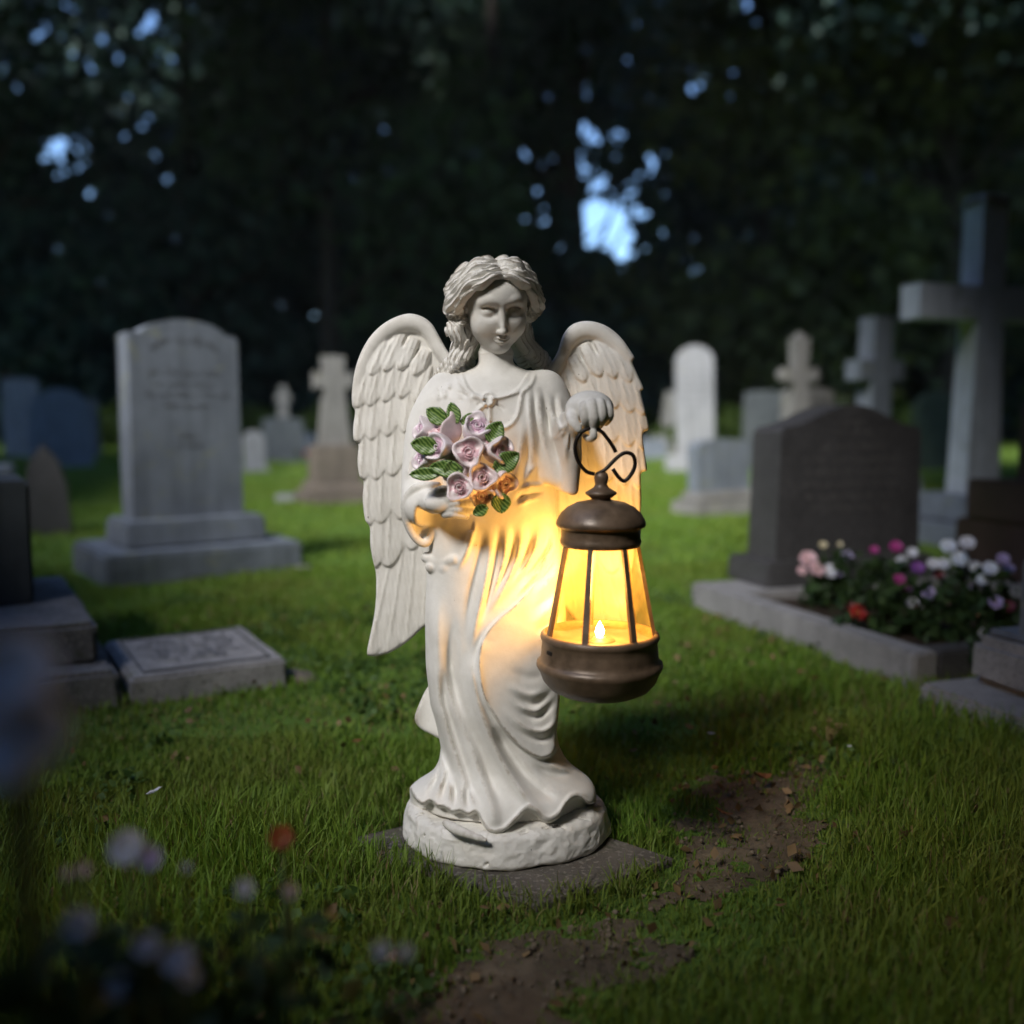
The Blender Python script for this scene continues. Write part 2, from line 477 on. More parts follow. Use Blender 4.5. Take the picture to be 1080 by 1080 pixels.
obj('flower_bed', bm, soil_mat('bed_soil', (0.018, 0.012, 0.008), (0.035, 0.024, 0.016), (0.06, 0.042, 0.028)), g)

# ---- tall cross, right
c_ = G(1030, 578)
A4 = math.radians(17)
g = empty('tall_cross', (c_.x + 0.07, c_.y + 0.25, 0), 'tall plain grey stone cross on a stepped base near the right edge', 'grave cross', rz=A4)
block('base', g, M_BLUEGREY, -0.30, 0.34, -0.28, 0.28, -0.04, 0.12, 0.014, rough=0.003)
block('base', g, M_BLUEGREY, -0.21, 0.25, -0.2, 0.2, 0.119, 0.26, 0.014, 0.015, rough=0.003)
bm = bmesh.new()
add_prism(bm, [(x + 0.02, z + 0.259) for x, z in cross_outline(0.080, 0.445, 1.53, 0.985, 0.086, foot=0.11)], -0.07, 0.07)
bmesh.ops.bevel(bm, geom=[e for e in bm.edges if e.calc_face_angle(0) > 0.6], offset=0.012, segments=2, affect='EDGES')
obj('cross', bm, M_CROSS, g)
bm = bmesh.new()
add_box(bm, -0.07, 0.11, -0.08, 0.08, 1.73, 1.785)
bmesh.ops.bevel(bm, geom=bm.edges[:], offset=0.02, segments=2, affect='EDGES'); roughen(bm, 0.02, 3, 18)
obj('cap', bm, M_WEATHER, g)

# ---- the rest of the yard
def stone(name, u, v, label, cat='gravestone', rz=0.0, y=0.0):
    p = G(u, v)
    o = empty(name, (p.x, p.y + y, -0.02), label, cat, rz=math.radians(rz))
    if cat == 'gravestone': o.rotation_euler[0], o.rotation_euler[1] = math.radians(1.6 * math.sin(u)), math.radians(1.8 * math.sin(u * 1.7 + v))
    return o, (p.y + y + D) / FPX                                     # metres per photo pixel there
def tablet(par, m, w, h, t, shape='round', z0=0.0, name='headstone'):
    if shape == 'round':
        pts = [(-w, z0), (w, z0), (w, h - w * 0.9)] + arc(0, h - w * .9, w, w * .9, 0, 180, 20)[1:-1] + [(-w, h - w * .9)]
    elif shape == 'bow':
        pts = [(-w, z0), (w, z0), (w, h - w * .22)] + arc(0, h - w * .22, w, w * .22, 8, 172, 16) + [(-w, h - w * .22)]
    elif shape == 'gothic':
        pts = [(-w, z0), (w, z0), (w * .92, h * .55), (w * .62, h * .82), (0, h), (-w * .62, h * .82), (-w * .92, h * .55)]
    else:
        pts = [(-w, z0), (w, z0), (w, h - .03), (w * .9, h), (-w * .9, h), (-w, h - .03)]
    return prism(name, par, m, pts, -t / 2, t / 2, 0.01)

g, s1 = stone('round_headstone', 738, 497, 'tall white marble headstone with a round top on a square base', rz=-20, y=.2)
block('base', g, M_WHITE, -.36, .36, -.24, .24, 0, .22, .015, .02)
hd_ = tablet(g, M_WHITE, .235, 1.56, .16, 'round', .219)
bm = bmesh.new(); r_ = random.Random(2)
for z in (1.2, 1.12, 1.02, .94, .84): scribble(bm, -.14, .14, z, .035, -.0825, r_, .006)
obj('lettering', bm, M_CUTPALE, hd_)
g, s1 = stone('low_headstone', 766, 543, 'low pale grey headstone with a slightly bowed top, before the white marble one', rz=24, y=.22)
block('base', g, M_PALE, -.30, .32, -.17, .17, 0, .11, .012, .01)
block('plinth', g, M_PALE, -.245, .26, -.12, .12, .109, .17, .012, .01)
tablet(g, M_BLUEGREY, .215, .53, .13, 'bow', .169)
g, s1 = stone('obelisk', 706, 478, 'tiny far obelisk on a low block, left of the white marble headstone', 'gravestone', rz=10)
block('base', g, M_PALE, -.36, .36, -.3, .3, 0, .36, .02, .02)
block('shaft', g, M_PALE, -.16, .16, -.15, .15, .359, 1.15, .015, .06)
g, s1 = stone('low_block', 688, 484, 'low grey block in the far grass beside the angel', 'gravestone')
block('block', g, M_BLUEGREY, -.2, .2, -.15, .15, 0, .33, .02, .01); block('base', g, M_BLUEGREY, -.26, .26, -.2, .2, 0, .07, .02)
g, s1 = stone('slate_headstone', 805, 494, 'dark slate headstone in the shade behind the low grey one', rz=12)
tablet(g, M_SLATE, .29, 1.02, .12, 'bow')
g, s1 = stone('trefoil_cross', 838, 532, 'small pale cross with knobbed ends rising behind the dark granite headstone', 'grave cross', rz=14)
bm = bmesh.new()
add_prism(bm, [(x, z + .35) for x, z in cross_outline(.050, .135, .92, .64, .044, foot=.10, flare=.014)], -.05, .05)
for x, z in ((-.137, .99), (.137, .99), (0, 1.268)):
    add_lathe(bm, [(0, -.042), (.034, -.034), (.046, 0), (.034, .034), (0, .042)], 16, (x, 0, z))
bmesh.ops.bevel(bm, geom=[e for e in bm.edges if 0.6 < e.calc_face_angle(0) < 1.7], offset=.01, segments=1, affect='EDGES')
obj('cross', bm, M_PALE, g)
block('base', g, M_PALE, -.24, .24, -.2, .2, 0, .351, .015, .05)
g, s1 = stone('sturdy_cross', 917, 540, 'thick weathered stone cross left of the tall plain cross', 'grave cross', rz=26)
bm = bmesh.new()
add_prism(bm, [(x, z + .3) for x, z in cross_outline(.088, .20, 1.06, .70, .066, foot=.10)], -.07, .07)
bmesh.ops.bevel(bm, geom=[e for e in bm.edges if e.calc_face_angle(0) > 0.6], offset=.025, segments=2, affect='EDGES')
obj('cross', bm, M_BLUEGREY, g)
block('base', g, M_BLUEGREY, -.3, .3, -.25, .25, 0, .301, .02, .04)
g, s1 = stone('rounded_headstone', 888, 536, 'pale rounded headstone at the foot of the thick cross', rz=15, y=.9)
tablet(g, M_PALE, .2, .92, .13, 'bow')
g, s1 = stone('mossy_headstone', 985, 496, 'far mossy green headstone glimpsed left of the tall cross', rz=8)
tablet(g, stone_mat('mossy_stone', (0.07, 0.10, 0.07), (0.04, 0.06, 0.04), 5, moss=(0.05, 0.09, 0.03)), .3, 1.0, .14, 'round')
g = empty('red_granite_monument', (2.06, 2.02, -.02), 'dark red granite monument cut by the right edge, behind the flowers', 'gravestone', rz=A4)
block('base', g, M_REDGRAN, -.30, .5, -.25, .25, 0, .30, .01)
block('plinth', g, M_REDGRAN, -.30, .45, -.16, .2, .299, .45, .01)
prism('headstone', g, M_REDGRAN, [(-.16, .449), (.42, .449), (.42, .72), (.3, .86), (.12, .9), (-.06, .82), (-.16, .72)], -.1, .1)
g = empty('corner_stone', (1.195, .545, -.02), 'mottled grey stone pillar with a stepped foot at the right edge, nearest the camera', 'gravestone', rz=math.radians(17))
block('foot_slab', g, M_GREYGRAN, -.20, .3, -.13, .22, 0, .070, .010, rough=.003)
block('block', g, M_GREYGRAN, -.085, .3, -.075, .2, .069, .180, .022, rough=.003)
block('cap', g, M_BLUEGREY, -.05, .3, -.05, .18, .1795, .196, .008)
prism('headstone', g, M_BLUEGREY, [(-.035, .1955), (.24, .1955), (.24, .36), (.2, .41), (.005, .41), (-.035, .36)], .02, .1)

g, s1 = stone('pedestal_cross', 348, 530, 'brown stone cross on a square pedestal and step, left of the angel', 'grave cross', rz=22, y=.22)
block('step', g, M_SANDSTONE, -.285, .285, -.25, .25, 0, .095, .012)
block('step', g, M_SANDSTONE, -.235, .235, -.2, .2, .094, .175, .012, .01)
block('pedestal', g, M_SANDSTONE, -.185, .185, -.16, .16, .174, .46, .01, .006)
bm = bmesh.new()
add_prism(bm, [(x, z + .459) for x, z in cross_outline(.078, .155, .70, .51, .055, foot=.125, flare=.012)], -.06, .06)
bmesh.ops.bevel(bm, geom=[e for e in bm.edges if e.calc_face_angle(0) > 0.6], offset=.012, segments=2, affect='EDGES')
obj('cross', bm, M_PALE, g)
g, s1 = stone('cross_topped_headstone', 299, 487, 'far dark headstone with a small pale cross on top, left of the brown cross', rz=10)
tablet(g, M_SLATE, .30, .68, .18, 'bow')
block('base', g, M_SLATE, -.36, .36, -.2, .2, 0, .09, .01)
bm = bmesh.new()
add_prism(bm, [(x, z + .64) for x, z in cross_outline(.06, .11, .50, .32, .055, foot=.085)], -.05, .05)
obj('cross', bm, M_PALE, g)
g, s1 = stone('white_headstone', 269, 497, 'small white rounded headstone right of the tall blue-grey headstone', rz=20)
tablet(g, M_WHITE, .125, .52, .1, 'round', .05)
block('base', g, M_WHITE, -.17, .17, -.12, .12, 0, .06, .01)
g, s1 = stone('grey_tablet', 324, 482, 'far grey tablet half hidden behind the brown cross', rz=4)
tablet(g, M_BLUEGREY, .13, .42, .1, 'flat')
g, s1 = stone('white_marker', 301, 528, 'little white marker stone lying in the grass beside the brown cross', rz=12)
block('marker', g, M_WHITE, -.075, .075, -.05, .05, 0, .075, .012, rough=.006, cuts=2)

g, s1 = stone('arched_headstone', 60, 494, 'dim arched headstone in the shadow at the far left', rz=24, y=.2)
tablet(g, M_BLUEGREY, .37, 1.05, .2, 'round')
g, s1 = stone('upright_headstone', 25, 482, 'dim narrow headstone farthest back at the left edge', rz=16)
tablet(g, M_BLUEGREY, .27, 1.32, .2, 'bow')
g, s1 = stone('square_headstone', 93, 482, 'dim flat-topped headstone just behind the arched one at the far left', rz=16)
tablet(g, M_SLATE, .2, .98, .2, 'flat')
g, s1 = stone('pointed_headstone', 53, 562, 'small dark pointed headstone behind the stepped monument', rz=20)
tablet(g, M_DARKGRAN, .118, .53, .09, 'gothic')
g, s1 = stone('box_tomb', 2, 566, 'low blue-topped box tomb behind the stepped monument at the left edge', 'tomb', rz=26, y=.2)
block('chest', g, M_SLATE, -.55, -.05, -.18, .2, 0, .36, .01); block('lid', g, M_BLUEGREY, -.58, -.015, -.21, .23, .3595, .41, .012)
g, s1 = stone('footstone', 98, 612, 'little grey footstone left of the broad stone tiers', rz=28, y=.1)
block('stone', g, M_BLUEGREY, -.06, .06, -.04, .04, 0, .095, .012, rough=.004, cuts=2)
for u, v, nm, lb in ((317, 600, 'flat_stone', 'pale flat stone in the grass at the corner of the stone tiers'), (310, 716, 'flat_stone', 'small brown flat stone beside the ledger slab')):
    g, s1 = stone(nm, u, v, lb, 'stone')
    bm = bmesh.new()
    bmesh.ops.create_icosphere(bm, subdivisions=3, radius=1)
    bm.transform(Matrix.Diagonal((.055, .04, .022, 1))); roughen(bm, .012, 0, 22)
    o = obj('rock', bm, M_PALE if v < 650 else M_SANDSTONE, g, True)
    o.location.z = .022

# ---- paving slab under the angel
cs = [G(358, 886), G(566, 954), G(712, 905), G(530, 846)]
bm = bmesh.new()
lo_v = [bm.verts.new((p.x, p.y, -.03)) for p in cs]; hi_v = [bm.verts.new((p.x, p.y, -.001)) for p in cs]
bm.faces.new(lo_v[::-1]); bm.faces.new(hi_v)
for i in range(4): bm.faces.new((lo_v[i], lo_v[(i + 1) % 4], hi_v[(i + 1) % 4], hi_v[i]))
bmesh.ops.recalc_face_normals(bm, faces=bm.faces)
for v_ in hi_v: v_.co.z = 0.0005
o = obj('paving_slab', bm, M_SLAB, None, bevel=.004)
tag(o, 'worn brown paving slab sunk in the grass under the angel statue', 'paving slab')
# ================================================================== trees
def leaf_material(name, a, b_, tr=0.3):
    m, n, l, b = mat(name)
    g = n.new('ShaderNodeNewGeometry')
    r = ramp(n, [(0.0, a), (1.0, b_)])
    l.new(g.outputs['Random Per Island'], r.inputs[0])
    l.new(r.outputs[0], b.inputs['Base Color'])
    b.inputs['Roughness'].default_value = 0.6
    b.inputs['Specular IOR Level'].default_value = 0.3
    t = n.new('ShaderNodeBsdfTranslucent'); mx = n.new('ShaderNodeMixShader'); mx.inputs[0].default_value = tr
    l.new(r.outputs[0], t.inputs[0]); l.new(b.outputs[0], mx.inputs[1]); l.new(t.outputs[0], mx.inputs[2])
    l.new(mx.outputs[0], n['Material Output'].inputs[0])
    return m
M_BARK = stone_mat('bark', (0.055, 0.043, 0.034), (0.025, 0.020, 0.016), 4, 0.9, bump_d=0.02)
M_LEAF1 = leaf_material('leaf_dark', (0.026, 0.054, 0.024), (0.060, 0.105, 0.045))
M_LEAF2 = leaf_material('leaf_olive', (0.045, 0.062, 0.020), (0.100, 0.120, 0.040))
M_LEAF3 = leaf_material('leaf_deep', (0.024, 0.055, 0.045), (0.055, 0.105, 0.080))
EYE = np.array((0, -D, H))
# openings of the foliage as seen from the clearing: direction (photo pixel), angular radius (px), share of leaves left
OPEN = [(640, 238, 24, 0.0), (626, 222, 17, 0.0), (652, 258, 17, 0.0), (622, 250, 12, .0), (675, 222, 10, .05), (668, 245, 8, .1), (632, 195, 9, .05), (660, 205, 8, .05), (612, 180, 8, .1), (588, 168, 9, .05), (555, 162, 9, .1), (687, 172, 10, .05), (622, 140, 12, .05), (705, 165, 8, .1), (652, 147, 8, .15), (712, 120, 8, .1), (738, 90, 9, .05), (732, 74, 7, .1),
        (785, 6, 13, .05), (800, 22, 8, .1), (553, 230, 11, .1), (570, 230, 9, .15), (590, 262, 9, .15), (664, 190, 10, .2), (640, 195, 12, .2), (580, 103, 7, .1), (618, 95, 9, .15), (540, 160, 7, .2), (500, 162, 7, .2), (456, 250, 8, .1), (405, 137, 7, .1), (420, 213, 7, .1), (530, 115, 6, .2), (390, 170, 6, .2), (455, 228, 6, .25),
        (36, 36, 11, .0), (160, 22, 13, .0), (150, 34, 9, .1), (182, 15, 8, .15), (122, 58, 10, .05), (24, 60, 7, .2), (20, 94, 8, .1), (2, 75, 9, .1), (124, 120, 9, .05), (150, 133, 7, .15), (131, 144, 7, .15), (62, 157, 14, .0), (86, 158, 10, .05), (48, 168, 8, .1), (85, 178, 8, .1), (93, 204, 9, .05), (32, 141, 7, .15), (62, 206, 6, .2), (142, 220, 7, .2), (200, 8, 8, .2), (35, 2, 9, .2),
        (863, 65, 7, .2), (937, 17, 8, .25), (777, 178, 7, .2), (742, 163, 6, .2), (937, 105, 6, .3), (1040, 28, 7, .3), (75, 232, 6, 0.2), (-8, 139, 5, 0.1), (67, 185, 7, 0.2), (105, 32, 5, 0.05), (-9, 0, 7, 0.2), (173, 134, 5, 0.2), (170, 161, 6, 0.1), (-41, 6, 7, 0.2), (85, 27, 7, 0.05), (89, 91, 5, 0.1), (102, 348, 7, 0.2), (108, 45, 7, 0.2), (22, 216, 5, 0.1), (12, 0, 6, 0.2), (53, 72, 6, 0.2), (134, 54, 5, 0.2), (108, 17, 6, 0.05), (178, 188, 7, 0.05), (57, 147, 5, 0.05), (42, 268, 5, 0.05), (-10, 26, 7, 0.2), (4, 61, 6, 0.2), (71, 144, 5, 0.05), (127, 190, 5, 0.1), (57, 187, 5, 0.1), (10, 329, 7, 0.1), (101, 77, 5, 0.2), (250, 41, 6, 0.1), (107, 0, 6, 0.1), (220, 49, 6, 0.05), (195, 0, 6, 0.05), (112, 116, 5, 0.05), (129, 19, 6, 0.2), (219, 19, 6, 0.2), (93, 65, 5, 0.1), (159, 126, 6, 0.05), (131, 99, 6, 0.2), (152, 165, 5, 0.05), (709, 153, 5, 0.1), (532, 169, 6, 0.05), (577, 249, 5, 0.05), (501, 83, 5, 0.1), (675, 27, 5, 0.1), (617, 127, 7, 0.1), (624, 200, 5, 0.1), (660, 62, 5, 0.1), (559, 265, 5, 0.2), (602, 196, 6, 0.2), (632, 124, 6, 0.2), (565, 201, 7, 0.05), (650, 153, 5, 0.1), (735, 126, 7, 0.2), (750, 127, 5, 0.05), (616, 55, 6, 0.2), (596, 206, 5, 0.2), (649, 164, 5, 0.05), (725, 193, 5, 0.1), (611, 165, 5, 0.05), (575, 169, 5, 0.2), (600, 165, 5, 0.1), (733, 283, 7, 0.05), (596, 201, 5, 0.05), (484, 227, 5, 0.05), (376, 186, 7, 0.05), (482, 134, 7, 0.05), (343, 197, 5, 0.05), (483, 161, 5, 0.05), (459, 181, 5, 0.2), (410, 179, 6, 0.05), (411, 249, 6, 0.1), (457, 357, 7, 0.05), (484, 183, 7, 0.05), (743, 81, 7, 0.2), (716, 19, 5, 0.2), (774, 74, 7, 0.2), (701, 247, 7, 0.1), (801, 95, 6, 0.2), (668, 22, 5, 0.1), (769, 102, 6, 0.1), (835, 72, 6, 0.05), (730, 98, 7, 0.2), (800, 128, 5, 0.2), (911, 4, 5, 0.1), (963, 66, 5, 0.2), (966, 38, 5, 0.1), (952, 38, 5, 0.2), (807, 68, 6, 0.2), (919, 80, 5, 0.05),
        (600, 205, 40, .5), (650, 180, 45, .5), (70, 160, 40, .55), (70, 40, 60, .6), (160, 60, 50, .6)]
def open_share(p):
    u, v = to_photo_np(p)
    k = np.ones(len(p))
    rag = 1 + 0.35 * noise(u / 5, v / 5, 0 * u) + 0.25 * noise(u / 2.3 + 9, v / 2.3, 0 * u)
    for a, b, r, s in OPEN:
        k = np.where((u - a) ** 2 + (v - b) ** 2 < (r * rag * (1.15 if 590 < a < 700 and 130 < b < 280 else .82)) ** 2, np.minimum(k, s), k)
    return k
def to_photo_np(p):
    ry, rz = p[:, 1] + D, p[:, 2] - H
    f = np.maximum(ry * CT - rz * ST, 0.05)
    return 540 + FPX * p[:, 0] / f, 540 - FPX * (ry * ST + rz * CT) / f
def cards(pos, size, rs, stretch=1.5, up=0.0):
    """one bent leaf (two faces) at every position, turned at random"""
    n = len(pos)
    a = rs.normal(size=(n, 3)); a /= np.linalg.norm(a, axis=1)[:, None]
    b = rs.normal(size=(n, 3)); b[:, 2] += up; b -= a * (a * b).sum(1)[:, None]; b /= np.linalg.norm(b, axis=1)[:, None]
    c = np.cross(a, b)
    s = (size * rs.uniform(0.6, 1.4, n))[:, None]
    tip, tail = pos + a * s * stretch * .5, pos - a * s * stretch * .5
    m1, m2 = pos + b * s * .5 + c * s * .12, pos - b * s * .5 + c * s * .12
    v = np.stack([tail, m1, tip, m2], 1).reshape(-1, 3)
    i = np.arange(n)[:, None] * 4
    f = np.stack([i + [[0, 1, 2]], i + [[0, 2, 3]]], 1).reshape(-1, 3)
    return v, f
def tree(name, x, y, h, cr, z0, seed, ml, label, nleaf=9000, size=0.22, lean=0.0, group='trees at the edge of the graveyard'):
    rs = np.random.RandomState(seed); rd_ = random.Random(seed)
    t = empty(name, (x, y, 0), label, 'tree', group)
    bm = bmesh.new()
    r0 = 0.020 * h
    tr = [Vector((lean * h * (k / 6) ** 1.5 + rd_.uniform(-.1, .1) * (k > 0), rd_.uniform(-.1, .1) * (k > 0), -0.1 + h * 0.92 * k / 6)) for k in range(7)]
    add_tube(bm, tr, [r0 * (1.35 if k == 0 else 1 - 0.14 * k) for k in range(7)], 10)
    clumps = []
    for k in range(20):
        f = rd_.uniform(0.0, 1); z = z0 + (h - z0) * f
        a = rd_.uniform(0, 6.283)
        w = cr * (0.35 + 0.65 * math.sin(math.pi * min(1, (f * 0.82 + 0.16)))) * rd_.uniform(.45, 1.0)
        q = min(6, max(1, int(z / (h * .92) * 6)))
        root = tr[max(q - 1, 0)].lerp(tr[q], .5)
        tip = Vector((tr[q].x + w * math.cos(a), w * math.sin(a), z))
        mid = root.lerp(tip, .5) + Vector((0, 0, -.12 * w))
        add_tube(bm, [root, mid, tip], [r0 * .32, r0 * .2, r0 * .06], 6)
        clumps.append((tip, cr * rd_.uniform(.30, .52)))
        clumps.append((root.lerp(tip, .55) + Vector((0, 0, .1 * w)), cr * rd_.uniform(.25, .42)))
    clumps.append((tr[-1] + Vector((0, 0, .3)), cr * .45))
    obj('trunk', bm, M_BARK, t, True)
    per = nleaf // len(clumps)
    pos = []
    for c, r in clumps:
        d = rs.normal(size=(per, 3)); d /= np.linalg.norm(d, axis=1)[:, None]
        rad = r * rs.uniform(0.1, 1, per) ** (1 / 2.2) * (1 + 0.25 * noise(d[:, 0] * 3 + c.x, d[:, 1] * 3 + c.y, d[:, 2] * 3))
        pos.append(np.array(c) + d * rad[:, None] * np.array((1, 1, .8)))
    pos = np.concatenate(pos)
    pos = pos[pos[:, 2] > 0.15]
    pos = pos[rs.rand(len(pos)) < open_share(pos + np.array((x, y, 0)))]
    v, f = cards(pos, size, rs)
    link('crown', mesh_np('crown', v, f), ml, t)
    return t
for a in (('broad_tree', -13.5, 21.5, 15, 4.6, 1.2, 1, M_LEAF3, 'broad dark tree behind the far-left headstones'),
          ('broad_tree', -8.6, 24.5, 17, 4.8, 1.0, 2, M_LEAF3, 'dark leafy tree behind the tall blue-grey headstone'),
          ('broad_tree', -4.4, 22.0, 15, 4.2, 1.5, 3, M_LEAF1, 'dark tree with a visible trunk above the brown pedestal cross'),
          ('broad_tree', -0.6, 26.0, 18, 4.4, 2.6, 4, M_LEAF1, 'deep green tree rising straight behind the head of the angel'),
          ('slender_tree', 1.75, 25.0, 17, 2.6, 5.5, 5, M_LEAF3, 'slender tree with a bare trunk standing in the bright gap'),
          ('broad_tree', 6.4, 23.0, 14, 4.0, 0.6, 6, M_LEAF2, 'olive green tree bounding the bright gap on its right'),
          ('broad_tree', 10.6, 22.0, 16, 4.8, 0.8, 7, M_LEAF2, 'dark olive tree behind the white marble headstone and small crosses'),
          ('broad_tree', 15.0, 21.0, 16, 4.8, 0.8, 8, M_LEAF1, 'dark tree behind the tall plain cross')):
    tree(*a)
# the wood behind them, read as one dark mass, and its undergrowth
rs = np.random.RandomState(77)
n = 120000
pos = np.stack([rs.uniform(-24, 24, n), rs.uniform(29, 34, n), rs.uniform(0, 1, n) ** 1.15 * 17], 1)
keep = rs.rand(n) < open_share(pos)
hole = np.exp(-((pos[:, 0] - 2.8) / 1.5) ** 2 - ((pos[:, 2] - 6.6) / 2.2) ** 2)
keep &= rs.rand(n) > hole * .85
v1, f1 = cards(pos[keep], .34, rs)
n = 16000
pos = np.stack([rs.uniform(-22, 22, n), rs.uniform(23, 28, n), rs.uniform(0, 1, n) ** 1.3 * 3.4], 1)
v2, f2 = cards(pos, .26, rs)
n = 36000
pos = np.stack([rs.choice((-1, 1), n) * rs.uniform(21, 46, n), rs.uniform(6, 36, n), rs.uniform(0, 1, n) ** 1.2 * 11], 1)
u_, v_ = to_photo_np(pos)
pos = pos[(u_ < -40) | (u_ > 1120)]
v4, f4 = cards(pos, .62, rs)
tag(link('distant_wood', mesh_np('distant_wood', np.concatenate([v1, v2, v4]), np.concatenate([f1, f2 + len(v1), f4 + len(v1) + len(v2)])), M_LEAF3), kind='stuff')
# unseen foliage added round and over the camera, cut to leave a sun patch
n = 40000
th = rs.uniform(math.radians(60), math.radians(300), n)             # 0 = straight ahead
rr_ = rs.uniform(8.5, 12, n)
wall_h = np.where((th > math.radians(254)) & (th < math.radians(290)), 4.0, 8.5)
wall_h = np.where((th > math.radians(110)) & (th < math.radians(172)), 4.5, wall_h)
wall_h = np.where((th > math.radians(185)) & (th < math.radians(254)), 14.0, wall_h)         # heights set per direction to block the sun or admit sky light
pos = np.stack([rr_ * np.sin(th), -D + 2 + rr_ * np.cos(th), rs.uniform(0, 1, n) * wall_h ], 1)
n2 = 26000
can = np.stack([rs.uniform(-11, 11, n2), rs.uniform(-5.5, 9, n2), rs.uniform(3.6, 5.4, n2)], 1)
n3 = 40000
high = np.stack([rs.uniform(-34, 14, n3), rs.uniform(9, 25, n3), rs.uniform(9, 15, n3)], 1)
side = np.stack([rs.uniform(-15, -7, 9000), rs.uniform(2, 9, 9000), rs.uniform(5, 9, 9000)], 1)
low = np.stack([rs.choice((-1, 1), 14000) * rs.uniform(1.05, 4.5, 14000), rs.uniform(-2.6, .25, 14000), rs.uniform(2.0, 3.0, 14000)], 1)      # added low leaves out of view, darkening the near ground on both sides
can = np.concatenate([pos, can, high, side, low])
sd_ = np.array(SUN_DIR)
gp = can - sd_ * (can[:, 2:3] / sd_[2])
dd_ = gp[:, 1] + D
pen = 0.12 * (can[:, 2] / sd_[2])                                   # cleared gap widens with height to allow for the sun's penumbra
lit = (dd_ > 1.28 - pen * .35) & (dd_ < 15) & (gp[:, 0] < 0.12 + 0.05 * np.clip(dd_, 0, 20) + .36 * np.clip(dd_ - 3.0, 0, 2) + .12 * np.clip(dd_ - 5, 0, 9) + pen + 0.12 * noise(can[:, 0], can[:, 1], can[:, 2])) & (gp[:, 0] > -0.14 - 0.09 * np.clip(dd_, 0, 20) - .36 * np.clip(dd_ - 2.6, 0, 2) - .12 * np.clip(dd_ - 4.5, 0, 9) - pen + 0.12 * noise(can[:, 0] + 9, can[:, 1], can[:, 2]))  # leaves removed along the sun's path, shaping the lit wedge
over = (np.abs(can[:, 0] + 1.4) < 1.0 + .24 * (can[:, 1] + D)) & (can[:, 1] > -0.4) & (can[:, 1] < 9)
u_, v_ = to_photo_np(can)
seen = (can[:, 1] > 0) & (u_ > -80) & (u_ < 1160) & (v_ > -90)
can = can[~lit & ~over & ~seen]
v3, f3 = cards(can, .5, rs)
tag(link('unseen_shade_foliage', mesh_np('unseen_shade_foliage', v3, f3), leaf_material('leaf_shade', (0.014, 0.026, 0.016), (0.030, 0.050, 0.030))), kind='stuff')
# the evening air
bm = bmesh.new()
add_box(bm, -40, 40, -16, 40, -1.5, 24)
m, n_, l_, b_ = mat('evening_air')
vol = n_.new('ShaderNodeVolumePrincipled')
vol.inputs['Color'].default_value = (0.80, 0.88, 1.0, 1)
vol.inputs['Density'].default_value = 0.0003
n_.remove(b_)
l_.new(vol.outputs[0], n_['Material Output'].inputs['Volume'])
tag(obj('haze', bm, m, None), kind='stuff')
# low shrubs at the wood's edge
def shrub(u, v, w, h, seed, label, ml):
    p = G(u, v); rs = np.random.RandomState(seed)
    t = empty('shrub', (p.x, p.y, 0), label, 'shrub', 'shrubs at the edge of the wood')
    bm = bmesh.new(); q = random.Random(seed)
    for k in range(7):
        a = q.uniform(0, 6.28)
        add_tube(bm, [(0.1 * math.cos(a), .1 * math.sin(a), -.05), (w * .4 * math.cos(a), w * .3 * math.sin(a), h * .7)], [.03, .01], 5)
    obj('stem', bm, M_BARK, t)
    n = 2600
    d = rs.normal(size=(n, 3)); d /= np.linalg.norm(d, axis=1)[:, None]
    pos = d * (rs.uniform(.3, 1, n) ** .4)[:, None] * np.array((w, w * .6, h * .5)) * (1 + .3 * noise(d[:, 0] * 2 + u, d[:, 1] * 2, d[:, 2] * 2))[:, None] + np.array((0, 0, h * .5))
    vv, ff = cards(pos[pos[:, 2] > 0], .13, rs)
    link('foliage', mesh_np('foliage', vv, ff), ml, t)
M_LEAF4 = leaf_material('leaf_fresh', (0.05, 0.09, 0.016), (0.12, 0.18, 0.035))
for k, (u, v, w, h, lb) in enumerate(((262, 468, 1.1, 1.0, 'fresh green shrub behind the small white headstone'), (385, 470, 1.6, 1.0, 'fresh green shrub between the brown cross and the wing of the angel'), (716, 478, .5, .55, 'small round shrub at the foot of the far obelisk'), (774, 472, .8, .9, 'green shrub between the white marble and dark slate headstones'), (690, 466, 1.0, .9, 'green shrub behind the far obelisk'), (130, 470, 1.5, .9, 'dim shrub behind the tall blue-grey headstone'), (935, 470, 1.5, 1.0, 'dim shrub in the dark between the two big crosses'))):
    shrub(u, v, w, h, 40 + k, lb, M_LEAF4)
# ================================================================== the angel statue: solids carved as distance fields, meshed with openvdb
try:
    import openvdb as vdb
except ImportError:
    import pyopenvdb as vdb
S = D / FPX                                    # metres per photo pixel at the statue

def Wp(u, v, dp=0.0):
    return np.array(P(u, v, dp * S), np.float32)

